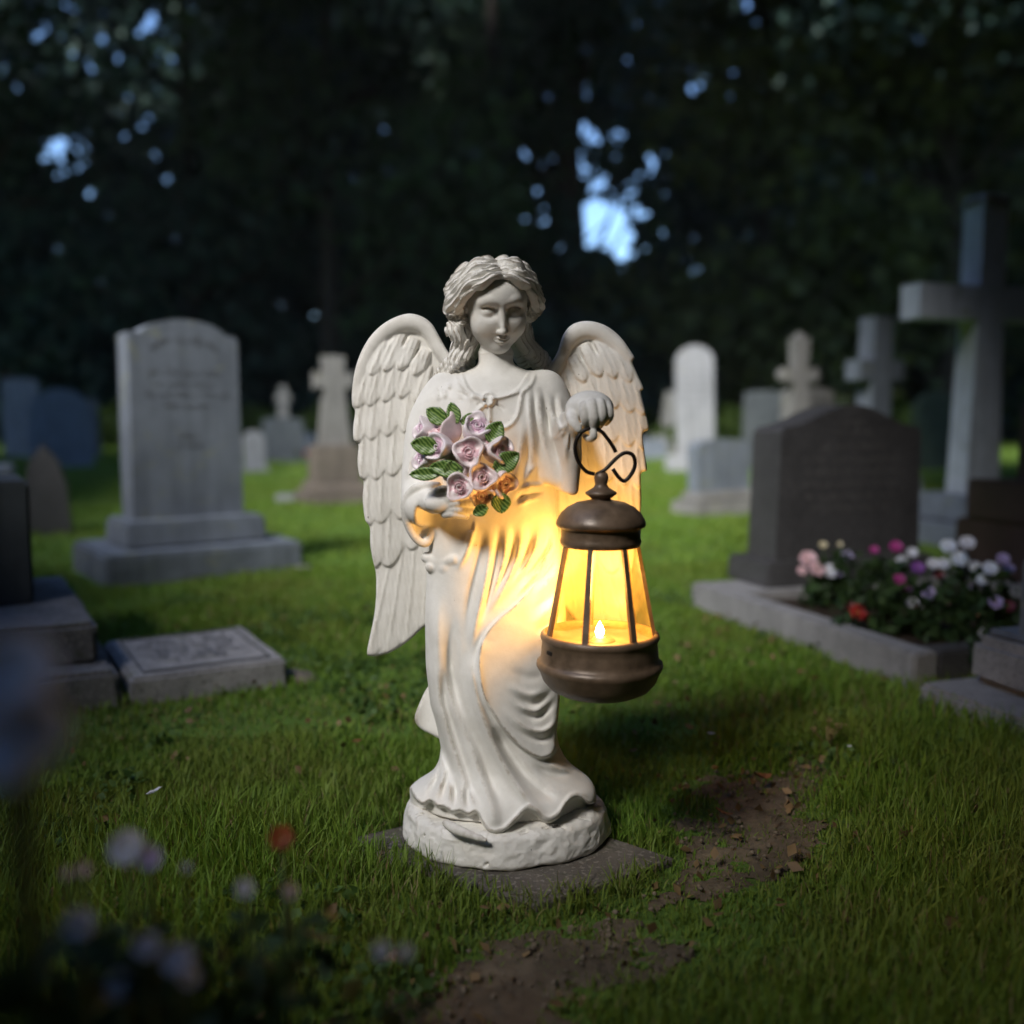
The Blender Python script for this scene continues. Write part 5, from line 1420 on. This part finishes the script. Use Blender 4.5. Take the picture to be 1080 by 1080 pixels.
# base: rounded foot, raised band, upper drum and rim; its top is open to a dish
base_o = lathe('base', [(0, 731), (30, 731), (44, 729), (54, 724), (61, 716), (64.5, 707), (66.5, 704), (68, 701), (67.5, 697.5), (65, 695.5), (63.5, 694), (63, 690), (62.4, 682), (61.8, 675), (63, 673.5), (64, 671), (63.4, 668), (61, 666), (59, 666), (57.5, 668), (56.5, 672), (50, 675), (20, 675.5), (0, 675.5)], M_BRONZE)
autosmooth(base_o, 50)
# slot of the switch on the drum
a = math.radians(-152); rr_ = 62.3 * LS
bm = bmesh.new()
add_box(bm, -.0065, .0065, -.0016, .0016, -.0028, .0028)
bmesh.ops.bevel(bm, geom=list(bm.edges), offset=0.001, segments=2, affect='EDGES')
bm.transform(Matrix.Translation((rr_ * math.cos(a), rr_ * math.sin(a), Z_(682))) @ Matrix.Rotation(a + math.pi / 2, 4, 'Z'))
so = obj('switch_slot', bm, plain_mat('slot_black', (0.01, 0.008, 0.007), 0.8, var=0.1), base_o)
# cap, collar, finial
cap_o = lathe('cap', [(0, 527), (14, 527.5), (26, 530), (36, 535), (42.5, 541), (46, 547), (47.5, 550.5), (47.6, 553), (46.5, 555), (43.5, 556), (42.5, 558), (42, 565), (42.4, 568), (43.2, 570), (42.6, 573), (41, 575.5), (39, 575.5), (38.4, 572), (38, 560), (0, 556)], M_BRONZE)
autosmooth(cap_o, 50)
lathe('finial', [(0, 496.5), (4, 497.2), (6.8, 500), (7.6, 504), (6.9, 508), (6.4, 511), (8, 514), (13, 517), (16.4, 519), (16.6, 521), (13, 523.5), (10, 526), (12, 529), (14, 531)], M_BRONZE, n=40)
# sloping glass body
for k in range(7):
    a0, a1 = (math.radians(-90 - 20 + 360 / 7 * (k + e)) for e in (0, 1))
    bm = bmesh.new()
    q_ = [bm.verts.new((r_g * LS * math.cos(t_), r_g * LS * math.sin(t_), Z_(v_g))) for r_g, v_g, t_ in ((39.0, 574, a0), (39.0, 574, a1), (57.6, 674, a1), (57.6, 674, a0))]
    bm.faces.new(q_)
    obj('glass_pane', bm, M_GLASS, lan)
# posts
for k in range(7):
    a = math.radians(-90 - 20 + 360 / 7 * k)
    bm = bmesh.new()
    p0 = Vector((39.3 * LS * math.cos(a), 39.3 * LS * math.sin(a), Z_(573.5))); p1 = Vector((58.6 * LS * math.cos(a), 58.6 * LS * math.sin(a), Z_(671.5)))
    rd_ = Vector((math.cos(a), math.sin(a), 0)); tg = Vector((-math.sin(a), math.cos(a), 0))
    vs = []
    for p, w in ((p0, 2.6 * LS), (p1, 3.4 * LS)):
        for sx, sy in ((-1, -1), (1, -1), (1, 1), (-1, 1)):
            vs.append(bm.verts.new(p + tg * w * sx + rd_ * 2.0 * LS * sy))
    for f in ((0, 3, 2, 1), (4, 5, 6, 7), (0, 1, 5, 4), (1, 2, 6, 5), (2, 3, 7, 6), (3, 0, 4, 7)):
        bm.faces.new([vs[i] for i in f])
    obj('post', bm, M_BRONZE, lan, bevel=0.0009)
# LED candle: wax stub, flame
lathe('bulb_holder', [(0, 671), (5, 671.2), (7.5, 672), (9, 674), (16, 674.2), (17, 675.8)], M_BRONZE, n=32)
lathe('flame', [(0, 655), (1.8, 658), (3.8, 662), (4.8, 666), (4.0, 669.5), (0, 671.5)], emit_mat('flame_light', (1.0, 0.62, 0.18), 140.0), n=24)
# hook: ring through the finger, its tail curling over beside it
hy = 0.0
hk = lambda u, v, y=0.0: Vector(P(u, v, LY)) - LB + Vector((0, y, 0))
bm = bmesh.new()
ring = [hk(627, 500), hk(618, 497), hk(610, 487), hk(606.5, 474), hk(609, 462), hk(616, 454), hk(625, 452), hk(634, 455), hk(641, 463), hk(647, 472), hk(649.5, 477)]
pr_ = spline(ring, 8)
add_tube(bm, pr_, 2.1 * LS, 12)
tail = [hk(629, 500, -.004), hk(638, 495, -.004), hk(650, 483, -.004), hk(659, 477.5, -.004), hk(667, 480, -.004), hk(669.5, 489, -.004), hk(666, 499, -.004), hk(658.5, 507, -.004), hk(652, 503, -.004), hk(646, 494.5, -.004)]
add_tube(bm, spline(tail, 8), 2.1 * LS, 12)
obj('hook', bm, M_WIRE, lan, smooth=True)
# the light it gives
ld = bpy.data.lights.new('lantern_light', 'POINT')
ld.energy = 2.9
ld.color = (1.0, 0.56, 0.17)
ld.shadow_soft_size = 0.042
lo_ = bpy.data.objects.new('lantern_light', ld)
C.objects.link(lo_)
lo_.parent = lan
lo_.location = (0, 0, Z_(608))
M_HERB = leaf_material('herb_leaf', (0.014, 0.036, 0.012), (0.045, 0.085, 0.024), .25)
# ================================================================== grass
def grass_material(name, a, b_, tr):
    m = leaf_material(name, a, b_, tr)
    n, l = m.node_tree.nodes, m.node_tree.links
    r = next(k for k in n if k.type == 'VALTORGB')
    t = noise_node(n, l, 1.7, 5, 0.65)
    q = ramp(n, [(0.42, (0, 0, 0)), (0.70, (0.62, 0.62, 0.62))])
    l.new(t.outputs[0], q.inputs[0])
    mx = n.new('ShaderNodeMix'); mx.data_type = 'RGBA'
    l.new(q.outputs[0], mx.inputs[0]); l.new(r.outputs[0], mx.inputs[6]); mx.inputs[7].default_value = (0.20, 0.19, 0.045, 1)      # yellowed patches
    for k in n:
        if k.type == 'BSDF_PRINCIPLED': l.new(mx.outputs[2], k.inputs['Base Color'])
        if k.type == 'BSDF_TRANSLUCENT': l.new(mx.outputs[2], k.inputs[0])
    return m
M_GRASS = grass_material('grass_blade', (0.090, 0.180, 0.016), (0.200, 0.330, 0.042), 0.35)
M_STRAW = leaf_material('dry_grass', (0.16, 0.12, 0.05), (0.30, 0.24, 0.11), 0.2)
rs = np.random.RandomState(5)
slab_q = [np.array((p.x, p.y)) for p in cs]
def inside_quad(x, y, q, m=0.0):
    r = np.ones(len(x), bool)
    for a, b in zip(q, q[1:] + q[:1]):
        e = b - a; L = np.hypot(*e)
        r &= ((x - a[0]) * e[1] - (y - a[1]) * e[0]) / L < m + 0.0
    return r
def oriented(o, a, x0, x1, y0, y1):
    """function: points inside the rectangle x0..x1, y0..y1 of a frame at o turned by a"""
    c, s = math.cos(a), math.sin(a)
    def f(x, y):
        X, Y = (x - o[0]) * c + (y - o[1]) * s, -(x - o[0]) * s + (y - o[1]) * c
        return (X > x0) & (X < x1) & (Y > y0) & (Y < y1)
    return f
foot = [oriented((-1.47, 2.66), A1, -.40, .40, -.30, .30), oriented(at2((-.885, .655), -.45, -.38, A2), A2, -.44, .44, -.37, .37), oriented(at2((-.871, .655), .185, -.21, A2), A2, -.175, .178, -.2, .21),
        oriented(KQ, A3, .01, KW - .01, -KL + .01, .05), oriented((1.195, .545), math.radians(17), -.19, .3, -.12, .22)]
def grass_band(n, d0, d1, h, w, rs, power=1.0, bare=0.34):
    d = d0 + (d1 - d0) * rs.rand(n) ** power
    x = (rs.rand(n) * 2 - 1) * (0.60 * d + 0.22)
    y = d - D
    k = ~inside_quad(x, y, slab_q, -0.006 + 0.02 * noise(x * 30, y * 30, 0 * x)) & (np.hypot(x + .012, (y) * 1.25) > 0.165)
    for f in foot: k &= ~f(x, y)
    sd = soil_d(x, y)
    k &= rs.rand(n) < np.clip(bare + (sd + 0.05) / 0.13, bare, 1)
    x, y, d, sd = x[k], y[k], d[k], sd[k]
    n = len(x)
    tuft = 0.5 + 0.5 * noise(x * 3.1 + 20, y * 3.1, 0 * x) + 0.35 * noise(x * 9 + 5, y * 9, 0 * x)
    wild = smoothstep(0.25, 0.8, x) * smoothstep(1.6, .2, y) + 0.8 * smoothstep(-.15, -.6, x) * smoothstep(.5, -.2, y)      # left unmown at both sides
    edge = np.exp(-np.abs(np.hypot(x + .012, y) - .24) / .05) * 0.3
    hh = h * (0.45 + 0.75 * np.clip(tuft, 0, 1.4) + 0.9 * wild + edge) * rs.uniform(.55, 1.25, n) * np.where(sd < .03, .55, 1)
    az = rs.uniform(0, 6.283, n) + 1.2 * noise(x * 2, y * 2, 0 * x + 9)
    lean = np.abs(rs.normal(.35, .28, n))
    dx, dy = np.cos(az), np.sin(az)
    fa = az + rs.normal(1.57, .5, n)
    wx, wy = np.cos(fa), np.sin(fa)
    ww = w * rs.uniform(.6, 1.3, n)
    z0 = ground_z(x, y)
    rows = []
    for t, q in ((0, 1.0), (.42, .9), (.78, .55), (1.0, .1)):
        off = lean * hh * t * t * 1.1
        zz_ = z0 - .004 + hh * (t - .28 * np.minimum(lean, 1.4) * t * t)
        for s in (-1, 1):
            rows.append(np.stack([x + dx * off + s * wx * ww * q * .5, y + dy * off + s * wy * ww * q * .5, zz_], 1))
    v = np.stack(rows, 1).reshape(-1, 3)
    i = (np.arange(n) * 8)[:, None]
    f = np.stack([i + [[0, 1, 3, 2]], i + [[2, 3, 5, 4]], i + [[4, 5, 7, 6]]], 1).reshape(-1, 4)
    return v, f
def join(parts):
    vs, fs, o = [], [], 0
    for v, f in parts:
        vs.append(v); fs.append(f + o); o += len(v)
    return np.concatenate(vs), np.concatenate(fs)
GQ = 1.0
v, f = join([grass_band(int(70000 * GQ), .35, 1.9, .042, .0026, rs, .62), grass_band(int(85000 * GQ), 1.85, 4.2, .036, .0042, rs, .75), grass_band(int(80000 * GQ), 4.1, 10, .036, .009, rs, .8), grass_band(int(60000 * GQ), 9.8, 27, .045, .022, rs, .8)])
tag(link('grass', mesh_np('grass', v, f), M_GRASS), kind='stuff')
v, f = join([grass_band(14000, .5, 2.2, .030, .0022, rs, .7, .8), grass_band(6000, 2.1, 4.2, .032, .0032, rs, .8)])
tag(link('dry_grass', mesh_np('dry_grass', v, f), M_STRAW), kind='stuff')
# clover and small weeds in patches, and scraps of dead leaf
def scraps(n, d0, d1, size, h, ok, rs, flat):
    d = d0 + (d1 - d0) * rs.rand(n) ** .7
    x = (rs.rand(n) * 2 - 1) * (0.60 * d + 0.2); y = d - D
    k = ok(x, y) & ~inside_quad(x, y, slab_q, .02) & (np.hypot(x + .012, y * 1.25) > .18)
    for f in foot: k &= ~f(x, y)
    x, y = x[k], y[k]
    z = ground_z(x, y) + h * (.3 + .7 * rs.rand(len(x)))
    return cards(np.stack([x, y, z], 1), size, rs, 1.15 if flat else 1.6)
cl = lambda x, y: (noise(x * 2.6 + 3, y * 2.6 + 8, 0 * x) + .5 * noise(x * 7, y * 7, 0 * x) + .35 * smoothstep(0, -.5, x) * smoothstep(.3, -.3, y)) > .34
v, f = scraps(26000, .5, 3.4, .013, .034, cl, rs, True)
tag(link('clover', mesh_np('clover', v, f), leaf_material('clover_leaf', (0.040, 0.090, 0.020), (0.090, 0.160, 0.040), .3)), kind='stuff')
v, f = join([scraps(900, .6, 3.2, .012, .03, lambda x, y: x > -9, rs, False), scraps(1500, .6, 2.4, .010, .014, lambda x, y: soil_d(x, y) < .08, rs, False)])
tag(link('leaf_litter', mesh_np('leaf_litter', v, f), leaf_material('litter', (0.09, 0.055, 0.025), (0.24, 0.16, 0.075), .15)), kind='stuff')
# crumbs of earth and gravel on the bare patch
n = 6000
x = rs.uniform(-.35, .75, n); y = rs.uniform(-.7, .42, n)
k = soil_d(x, y) < .015
x, y = x[k], y[k]; n = len(x)
s = .0010 + .0055 * rs.rand(n) ** 6
base = np.array([(1, 0, 0), (-1, 0, 0), (0, 1, 0), (0, -1, 0), (0, 0, 1), (0, 0, -1)], float)
vv = base[None] * s[:, None, None] * rs.uniform(.6, 1.3, (n, 6, 1)) * np.array((1, 1, .7)) + np.stack([x, y, ground_z(x, y) + .011], 1)[:, None]
ff = np.array([(0, 2, 4), (2, 1, 4), (1, 3, 4), (3, 0, 4), (2, 0, 5), (1, 2, 5), (3, 1, 5), (0, 3, 5)])[None] + (np.arange(n) * 6)[:, None, None]
tag(link('gravel', mesh_np('gravel', vv.reshape(-1, 3), ff.reshape(-1, 3)), stone_mat('crumbs', (0.26, 0.21, 0.145), (0.11, 0.082, 0.055), 60, streaks=0), smooth=False), kind='stuff')

# ================================================================== flowers
def petal_mat(name, c):
    return plain_mat(name, c, .5, var=.15, scale=40, trans=.3)
PM = {k: petal_mat('petal_' + k, c) for k, c in dict(white=(.74, .76, .84), blush=(.72, .50, .54), cream=(.62, .56, .38), lilac=(.52, .45, .74), violet=(.28, .10, .42), magenta=(.45, .05, .28), red=(.42, .035, .03), peach=(.72, .36, .22), rust=(.35, .09, .03), blue=(.74, .80, .95), orange=(.80, .20, .03), wine=(.20, .03, .06)).items()}
M_EYE = plain_mat('flower_eye', (.55, .40, .05), .6)
M_STEM = plain_mat('stem_green', (.05, .10, .025), .6)
def blossom(r, n=5, rings=1, cup=.35, seed=0):
    """petals round an eye, built at the origin facing +Z"""
    q = random.Random(seed); bm = bmesh.new()
    for g_ in range(rings):
        rr = r * (1 - .27 * g_); off = q.uniform(0, 6)
        for k in range(n):
            a = off + 6.283 * k / n; w = rr * math.sin(math.pi / n) * 1.0
            ca, sa = math.cos(a), math.sin(a)
            row = []
            for t, ww, z in ((.06, .25, 0), (.4, .9, .10), (.75, 1.0, .30), (1.0, .55, .42)):
                for s in (-1, 0, 1):
                    lx_, ly_ = rr * t * (1.06 if s == 0 else 1), s * w * ww
                    zz_ = rr * (z * cup * (1 + g_ * 1.3) + (.10 if s else 0) + q.uniform(-.03, .03) + .10 * g_)
                    row.append(bm.verts.new((lx_ * ca - ly_ * sa, lx_ * sa + ly_ * ca, zz_)))
            for i in range(3):
                for j in range(2):
                    bm.faces.new((row[i * 3 + j], row[i * 3 + j + 1], row[i * 3 + j + 4], row[i * 3 + j + 3]))
    for f_ in bm.faces: f_.material_index = 0
    k0 = len(bm.faces)
    add_lathe(bm, [(0, .02 * r), (r * .16, .03 * r), (r * .13, .14 * r), (0, .18 * r)], 8)
    bm.faces.ensure_lookup_table()
    for f_ in bm.faces[k0:]: f_.material_index = 1
    return bm
def plant(name, base, heads, label, cat='flower', group=None, leaves=40, spread=.05, lh=.1, lsize=.02, seed=0, leafname='foliage'):
    """base on the ground, heads = [(offset, radius, colour, petals, rings, facing)]"""
    t = empty(name, base, label, cat, group)
    rs = np.random.RandomState(seed)
    bm = bmesh.new()
    for off, r, *_ in heads:
        o = Vector(off)
        add_tube(bm, [(o.x * .15, o.y * .15, -.02), (o.x * .45, o.y * .45, o.z * .55), tuple(o)], [.0026, .0021, .0016], 5)
    obj('stem', bm, M_STEM, t, True)
    if leaves:
        z = rs.rand(leaves) ** 1.2 * lh; a = rs.uniform(0, 6.283, leaves); q = spread * rs.rand(leaves) ** .5 * (1.1 - .5 * z / max(lh, 1e-3))
        v, f = cards(np.stack([q * np.cos(a), q * np.sin(a), z + .004], 1), lsize, rs, 1.8)
        link(leafname, mesh_np('foliage', v, f), M_HERB, t)
    for i, (off, r, c, n_, rg, face) in enumerate(heads):
        bm = blossom(r, n_, rg, .5, seed * 13 + i)
        bm.transform(Matrix.Translation(Vector(off)) @ Vector(face).to_track_quat('Z', 'Y').to_matrix().to_4x4())
        o = obj('bloom', bm, [PM[c], M_EYE], t, True)
    return t
def on_ground(p): return Vector((p.x, p.y, float(ground_z(np.array([p.x]), np.array([p.y]))[0])))
def heads_at(base, lst, depth_jit=0.0):
    out = []
    for u, v, yy, r, c, n_, rg in lst:
        p = P(u, v, yy)
        out.append(((p - base)[:], r, c, n_, rg, (0.25 * (540 - u) / 540, -.8, .65)))
    return out
# bedding plants in the kerb
bed = [  # u, v of the foot, then blooms (u, v, radius m, colour, petals, rings)
    (872, 640, 'pale pink bushy plant nearest the granite plinth', [(852, 590, .030, 'blush', 6, 3), (862, 601, .026, 'blush', 6, 3), (846, 602, .018, 'blush', 6, 2), (874, 603, .027, 'white', 6, 3), (868, 575, .014, 'cream', 5, 2), (884, 606, .016, 'lilac', 6, 2)]),
    (893, 632, 'lilac flowered plant beside the pale pink one', [(893, 587, .021, 'lilac', 6, 3), (889, 598, .016, 'violet', 6, 2), (886, 574, .010, 'cream', 5, 1)]),
    (908, 668, 'low red flowered plant at the front of the flower bed', [(905, 646, .025, 'red', 6, 3), (896, 640, .017, 'wine', 6, 2), (914, 652, .014, 'red', 6, 2)]),
    (936, 640, 'magenta flowered plant before the dark granite face', [(922, 580, .015, 'magenta', 6, 2), (945, 577, .022, 'magenta', 6, 3), (962, 583, .019, 'white', 6, 2), (951, 592, .019, 'white', 6, 3)]),
    (955, 668, 'violet flowered plant with a white bloom, mid bed', [(968, 599, .020, 'violet', 6, 3), (948, 613, .021, 'magenta', 6, 3), (958, 619, .019, 'violet', 6, 2), (962, 636, .018, 'white', 6, 3), (984, 595, .019, 'white', 6, 2)]),
    (985, 672, 'lavender flowered plant with a magenta bloom low down', [(980, 626, .023, 'lilac', 6, 3), (998, 643, .020, 'magenta', 6, 3), (990, 606, .015, 'wine', 6, 2), (972, 642, .008, 'white', 5, 1)]),
    (1012, 650, 'tall blue-white flowered plant, biggest in the bed', [(1000, 577, .026, 'blue', 6, 3), (1020, 573, .024, 'white', 6, 3), (1012, 590, .028, 'blue', 6, 3), (995, 595, .020, 'white', 6, 3), (1014, 606, .025, 'lilac', 6, 3), (1028, 598, .020, 'blue', 6, 2), (1020, 621, .020, 'lilac', 6, 3)]),
    (1045, 655, 'pale lilac flowered plant near the right edge', [(1044, 600, .024, 'blue', 6, 3), (1058, 590, .020, 'lilac', 6, 3), (1036, 612, .018, 'blue', 6, 2), (1064, 600, .018, 'lilac', 6, 2), (1040, 622, .014, 'lilac', 6, 2)]),
    (1034, 690, 'low peach and lilac flowered plant at the kerb corner', [(1032, 650, .015, 'peach', 6, 2), (1050, 636, .020, 'lilac', 6, 3), (1064, 640, .018, 'wine', 6, 2), (1037, 668, .015, 'white', 5, 2)])]
for k, (u, v, lb, hd) in enumerate(bed):
    p = G(u, v, .058)
    b0 = Vector((p.x, p.y, .058))
    plant('bedding_plant', b0, heads_at(b0, [(a, b, p.y + random.Random(k * 7 + i).uniform(-.04, .04), r * .9, c, n_, rg) for i, (a, b, r, c, n_, rg) in enumerate(hd)]), lb, 'flower', 'bedding plants in the kerbed grave', leaves=130, spread=.085, lh=.15, lsize=.022, seed=100 + k)
# orange flowers far left, by the brown cross
p = on_ground(G(314, 487))
plant('potted_flowers', p, [((-.07, 0, .16), .06, 'orange', 6, 3, (0, -1, .3)), ((.04, 0, .19), .065, 'orange', 6, 3, (0, -1, .4)), ((.09, 0, .12), .05, 'red', 6, 2, (.2, -1, .4))], 'bunch of orange flowers left of the brown pedestal cross', 'flower', leaves=60, spread=.12, lh=.15, lsize=.05, seed=31)
# wild flowers close to the lens, lower left
wild = [(20, 735, .36, [(12, 712, .020, 'blue', 5, 2), (28, 775, .019, 'blue', 5, 2), (6, 800, .016, 'blue', 5, 2)], 'tall pale blue wildflower close to the lens at the left edge', 26),
        (140, 900, .86, [(134, 895, .021, 'white', 6, 2), (158, 905, .014, 'lilac', 5, 1)], 'pale lilac wildflower behind the other wildflowers, lower left', 60),
        (83, 978, .74, [(83, 976, .016, 'white', 5, 2)], 'small white wildflower near the left corner', 70),
        (155, 1000, .74, [(155, 998, .013, 'white', 5, 2), (188, 1012, .016, 'white', 5, 2), (200, 1030, .011, 'blue', 5, 1)], 'white wildflower with three blooms at the bottom left', 80),
        (128, 1040, .70, [(128, 1040, .014, 'blue', 5, 2)], 'blue wildflower lowest in the bottom left corner', 70),
        (258, 938, .86, [(258, 937, .011, 'white', 5, 1), (306, 940, .008, 'blush', 5, 1)], 'tiny white wildflower left of the paving slab', 50),
        (298, 884, 1.06, [(297, 884, .018, 'rust', 6, 2)], 'rust coloured wildflower head beside the paving slab', 30),
        (88, 917, .84, [(88, 917, .008, 'blush', 5, 1), (70, 921, .006, 'blush', 5, 1)], 'tiny pinkish wildflower left of the pale lilac one', 60),
        (410, 1004, .80, [(402, 1002, .010, 'white', 5, 1), (428, 1004, .008, 'white', 5, 1)], 'faint white wildflower at the bottom, below the paving slab', 40),
        (196, 926, .9, [(196, 915, .006, 'white', 5, 1)], 'leafy clover with one tiny white head in the left foreground', 70)]
for k, (u, v, d, hd, lb, nl) in enumerate(wild):
    d = d if d < .5 else d * .74
    yy = d - D
    q = P(u, v, yy)
    b0 = on_ground(Vector((q.x, yy + .01, 0)))
    plant('wildflower', b0, heads_at(b0, [(a, b, yy, r * (.85 if d < .5 else .56), c, n_, rg) for a, b, r, c, n_, rg in hd]), lb, 'flower', 'wildflowers in the near grass', leaves=nl * 4, spread=.07, lh=max(.05, q.z * .8), lsize=.016, seed=60 + k)
# fallen leaves and petals
M_DEAD = plain_mat('dead_leaf', (.20, .085, .03), .7, var=.35, scale=70, trans=.2)
def fallen(u, v, ln, wd, m, label, cat, name, rz, z=.035, curl=.5, seed=0):
    p = G(u, v, z); q = random.Random(seed)
    bm = bmesh.new(); gg = []
    for i in range(9):
        t = i / 8; w = wd * math.sin(math.pi * (t * .92 + .05)) ** .8; row = []
        for j in (-1, -.5, 0, .5, 1):
            row.append(bm.verts.new(((t - .5) * ln, j * w * .5, curl * ln * (t - .5) ** 2 + .35 * abs(j) * w * .5 + q.uniform(-.001, .001))))
        gg.append(row)
    for i in range(8):
        for j in range(4): bm.faces.new((gg[i][j], gg[i + 1][j], gg[i + 1][j + 1], gg[i][j + 1]))
    o = obj(name, bm, m, None, True)
    o.location = p; o.rotation_euler = (q.uniform(-.3, .3), q.uniform(-.3, .3), rz)
    tag(o, label, cat)
fallen(803, 820, .042, .022, M_DEAD, 'curled brown dead leaf at the top of the bare soil', 'leaf', 'dead_leaf', .5, .03, .8, 1)
fallen(763, 858, .03, .014, M_DEAD, 'smaller dead leaf among the grass left of the bare soil', 'leaf', 'dead_leaf', -.6, .02, .6, 2)
fallen(377, 782, .022, .013, M_DEAD, 'little brown dead leaf in the grass left of the angel', 'leaf', 'dead_leaf', .2, .035, .5, 3)
fallen(778, 655, .035, .02, M_DEAD, 'brown dead leaf at the foot of the granite kerb', 'leaf', 'dead_leaf', 1.1, .04, .5, 4)
fallen(163, 835, .03, .014, PM['white'], 'long white petal standing in the grass at the left', 'petal', 'petal', 1.0, .06, .3, 5)
fallen(750, 774, .016, .012, PM['white'], 'white petal lying on the lit grass right of the lantern', 'petal', 'petal', .2, .045, .4, 6)
fallen(896, 787, .010, .007, PM['white'], 'tiny white petal in the grass below the kerb corner', 'petal', 'petal', .4, .05, .3, 7)
# a dry seed head right of the lantern
p = on_ground(G(872, 800))
t = empty('seed_head', p, 'dry golden seed head standing in the grass above the bare soil', 'plant')
bm = bmesh.new(); q = random.Random(4)
tips = []
for k in range(9):
    a = q.uniform(0, 6.28); e = Vector((.03 * math.cos(a), .015 * math.sin(a), q.uniform(.05, .075)))
    add_tube(bm, [(0, 0, 0), (e.x * .3, e.y * .3, e.z * .6), tuple(e)], [.0012, .001, .0008], 5); tips.append(e)
obj('stem', bm, M_STRAW, t)
bm = bmesh.new()
for e in tips:
    for _ in range(4):
        bmesh.ops.create_icosphere(bm, subdivisions=1, radius=.0024, matrix=Matrix.Translation(e + Vector((q.uniform(-.005, .005), q.uniform(-.005, .005), q.uniform(-.003, .004)))))
obj('seeds', bm, M_STRAW, t)
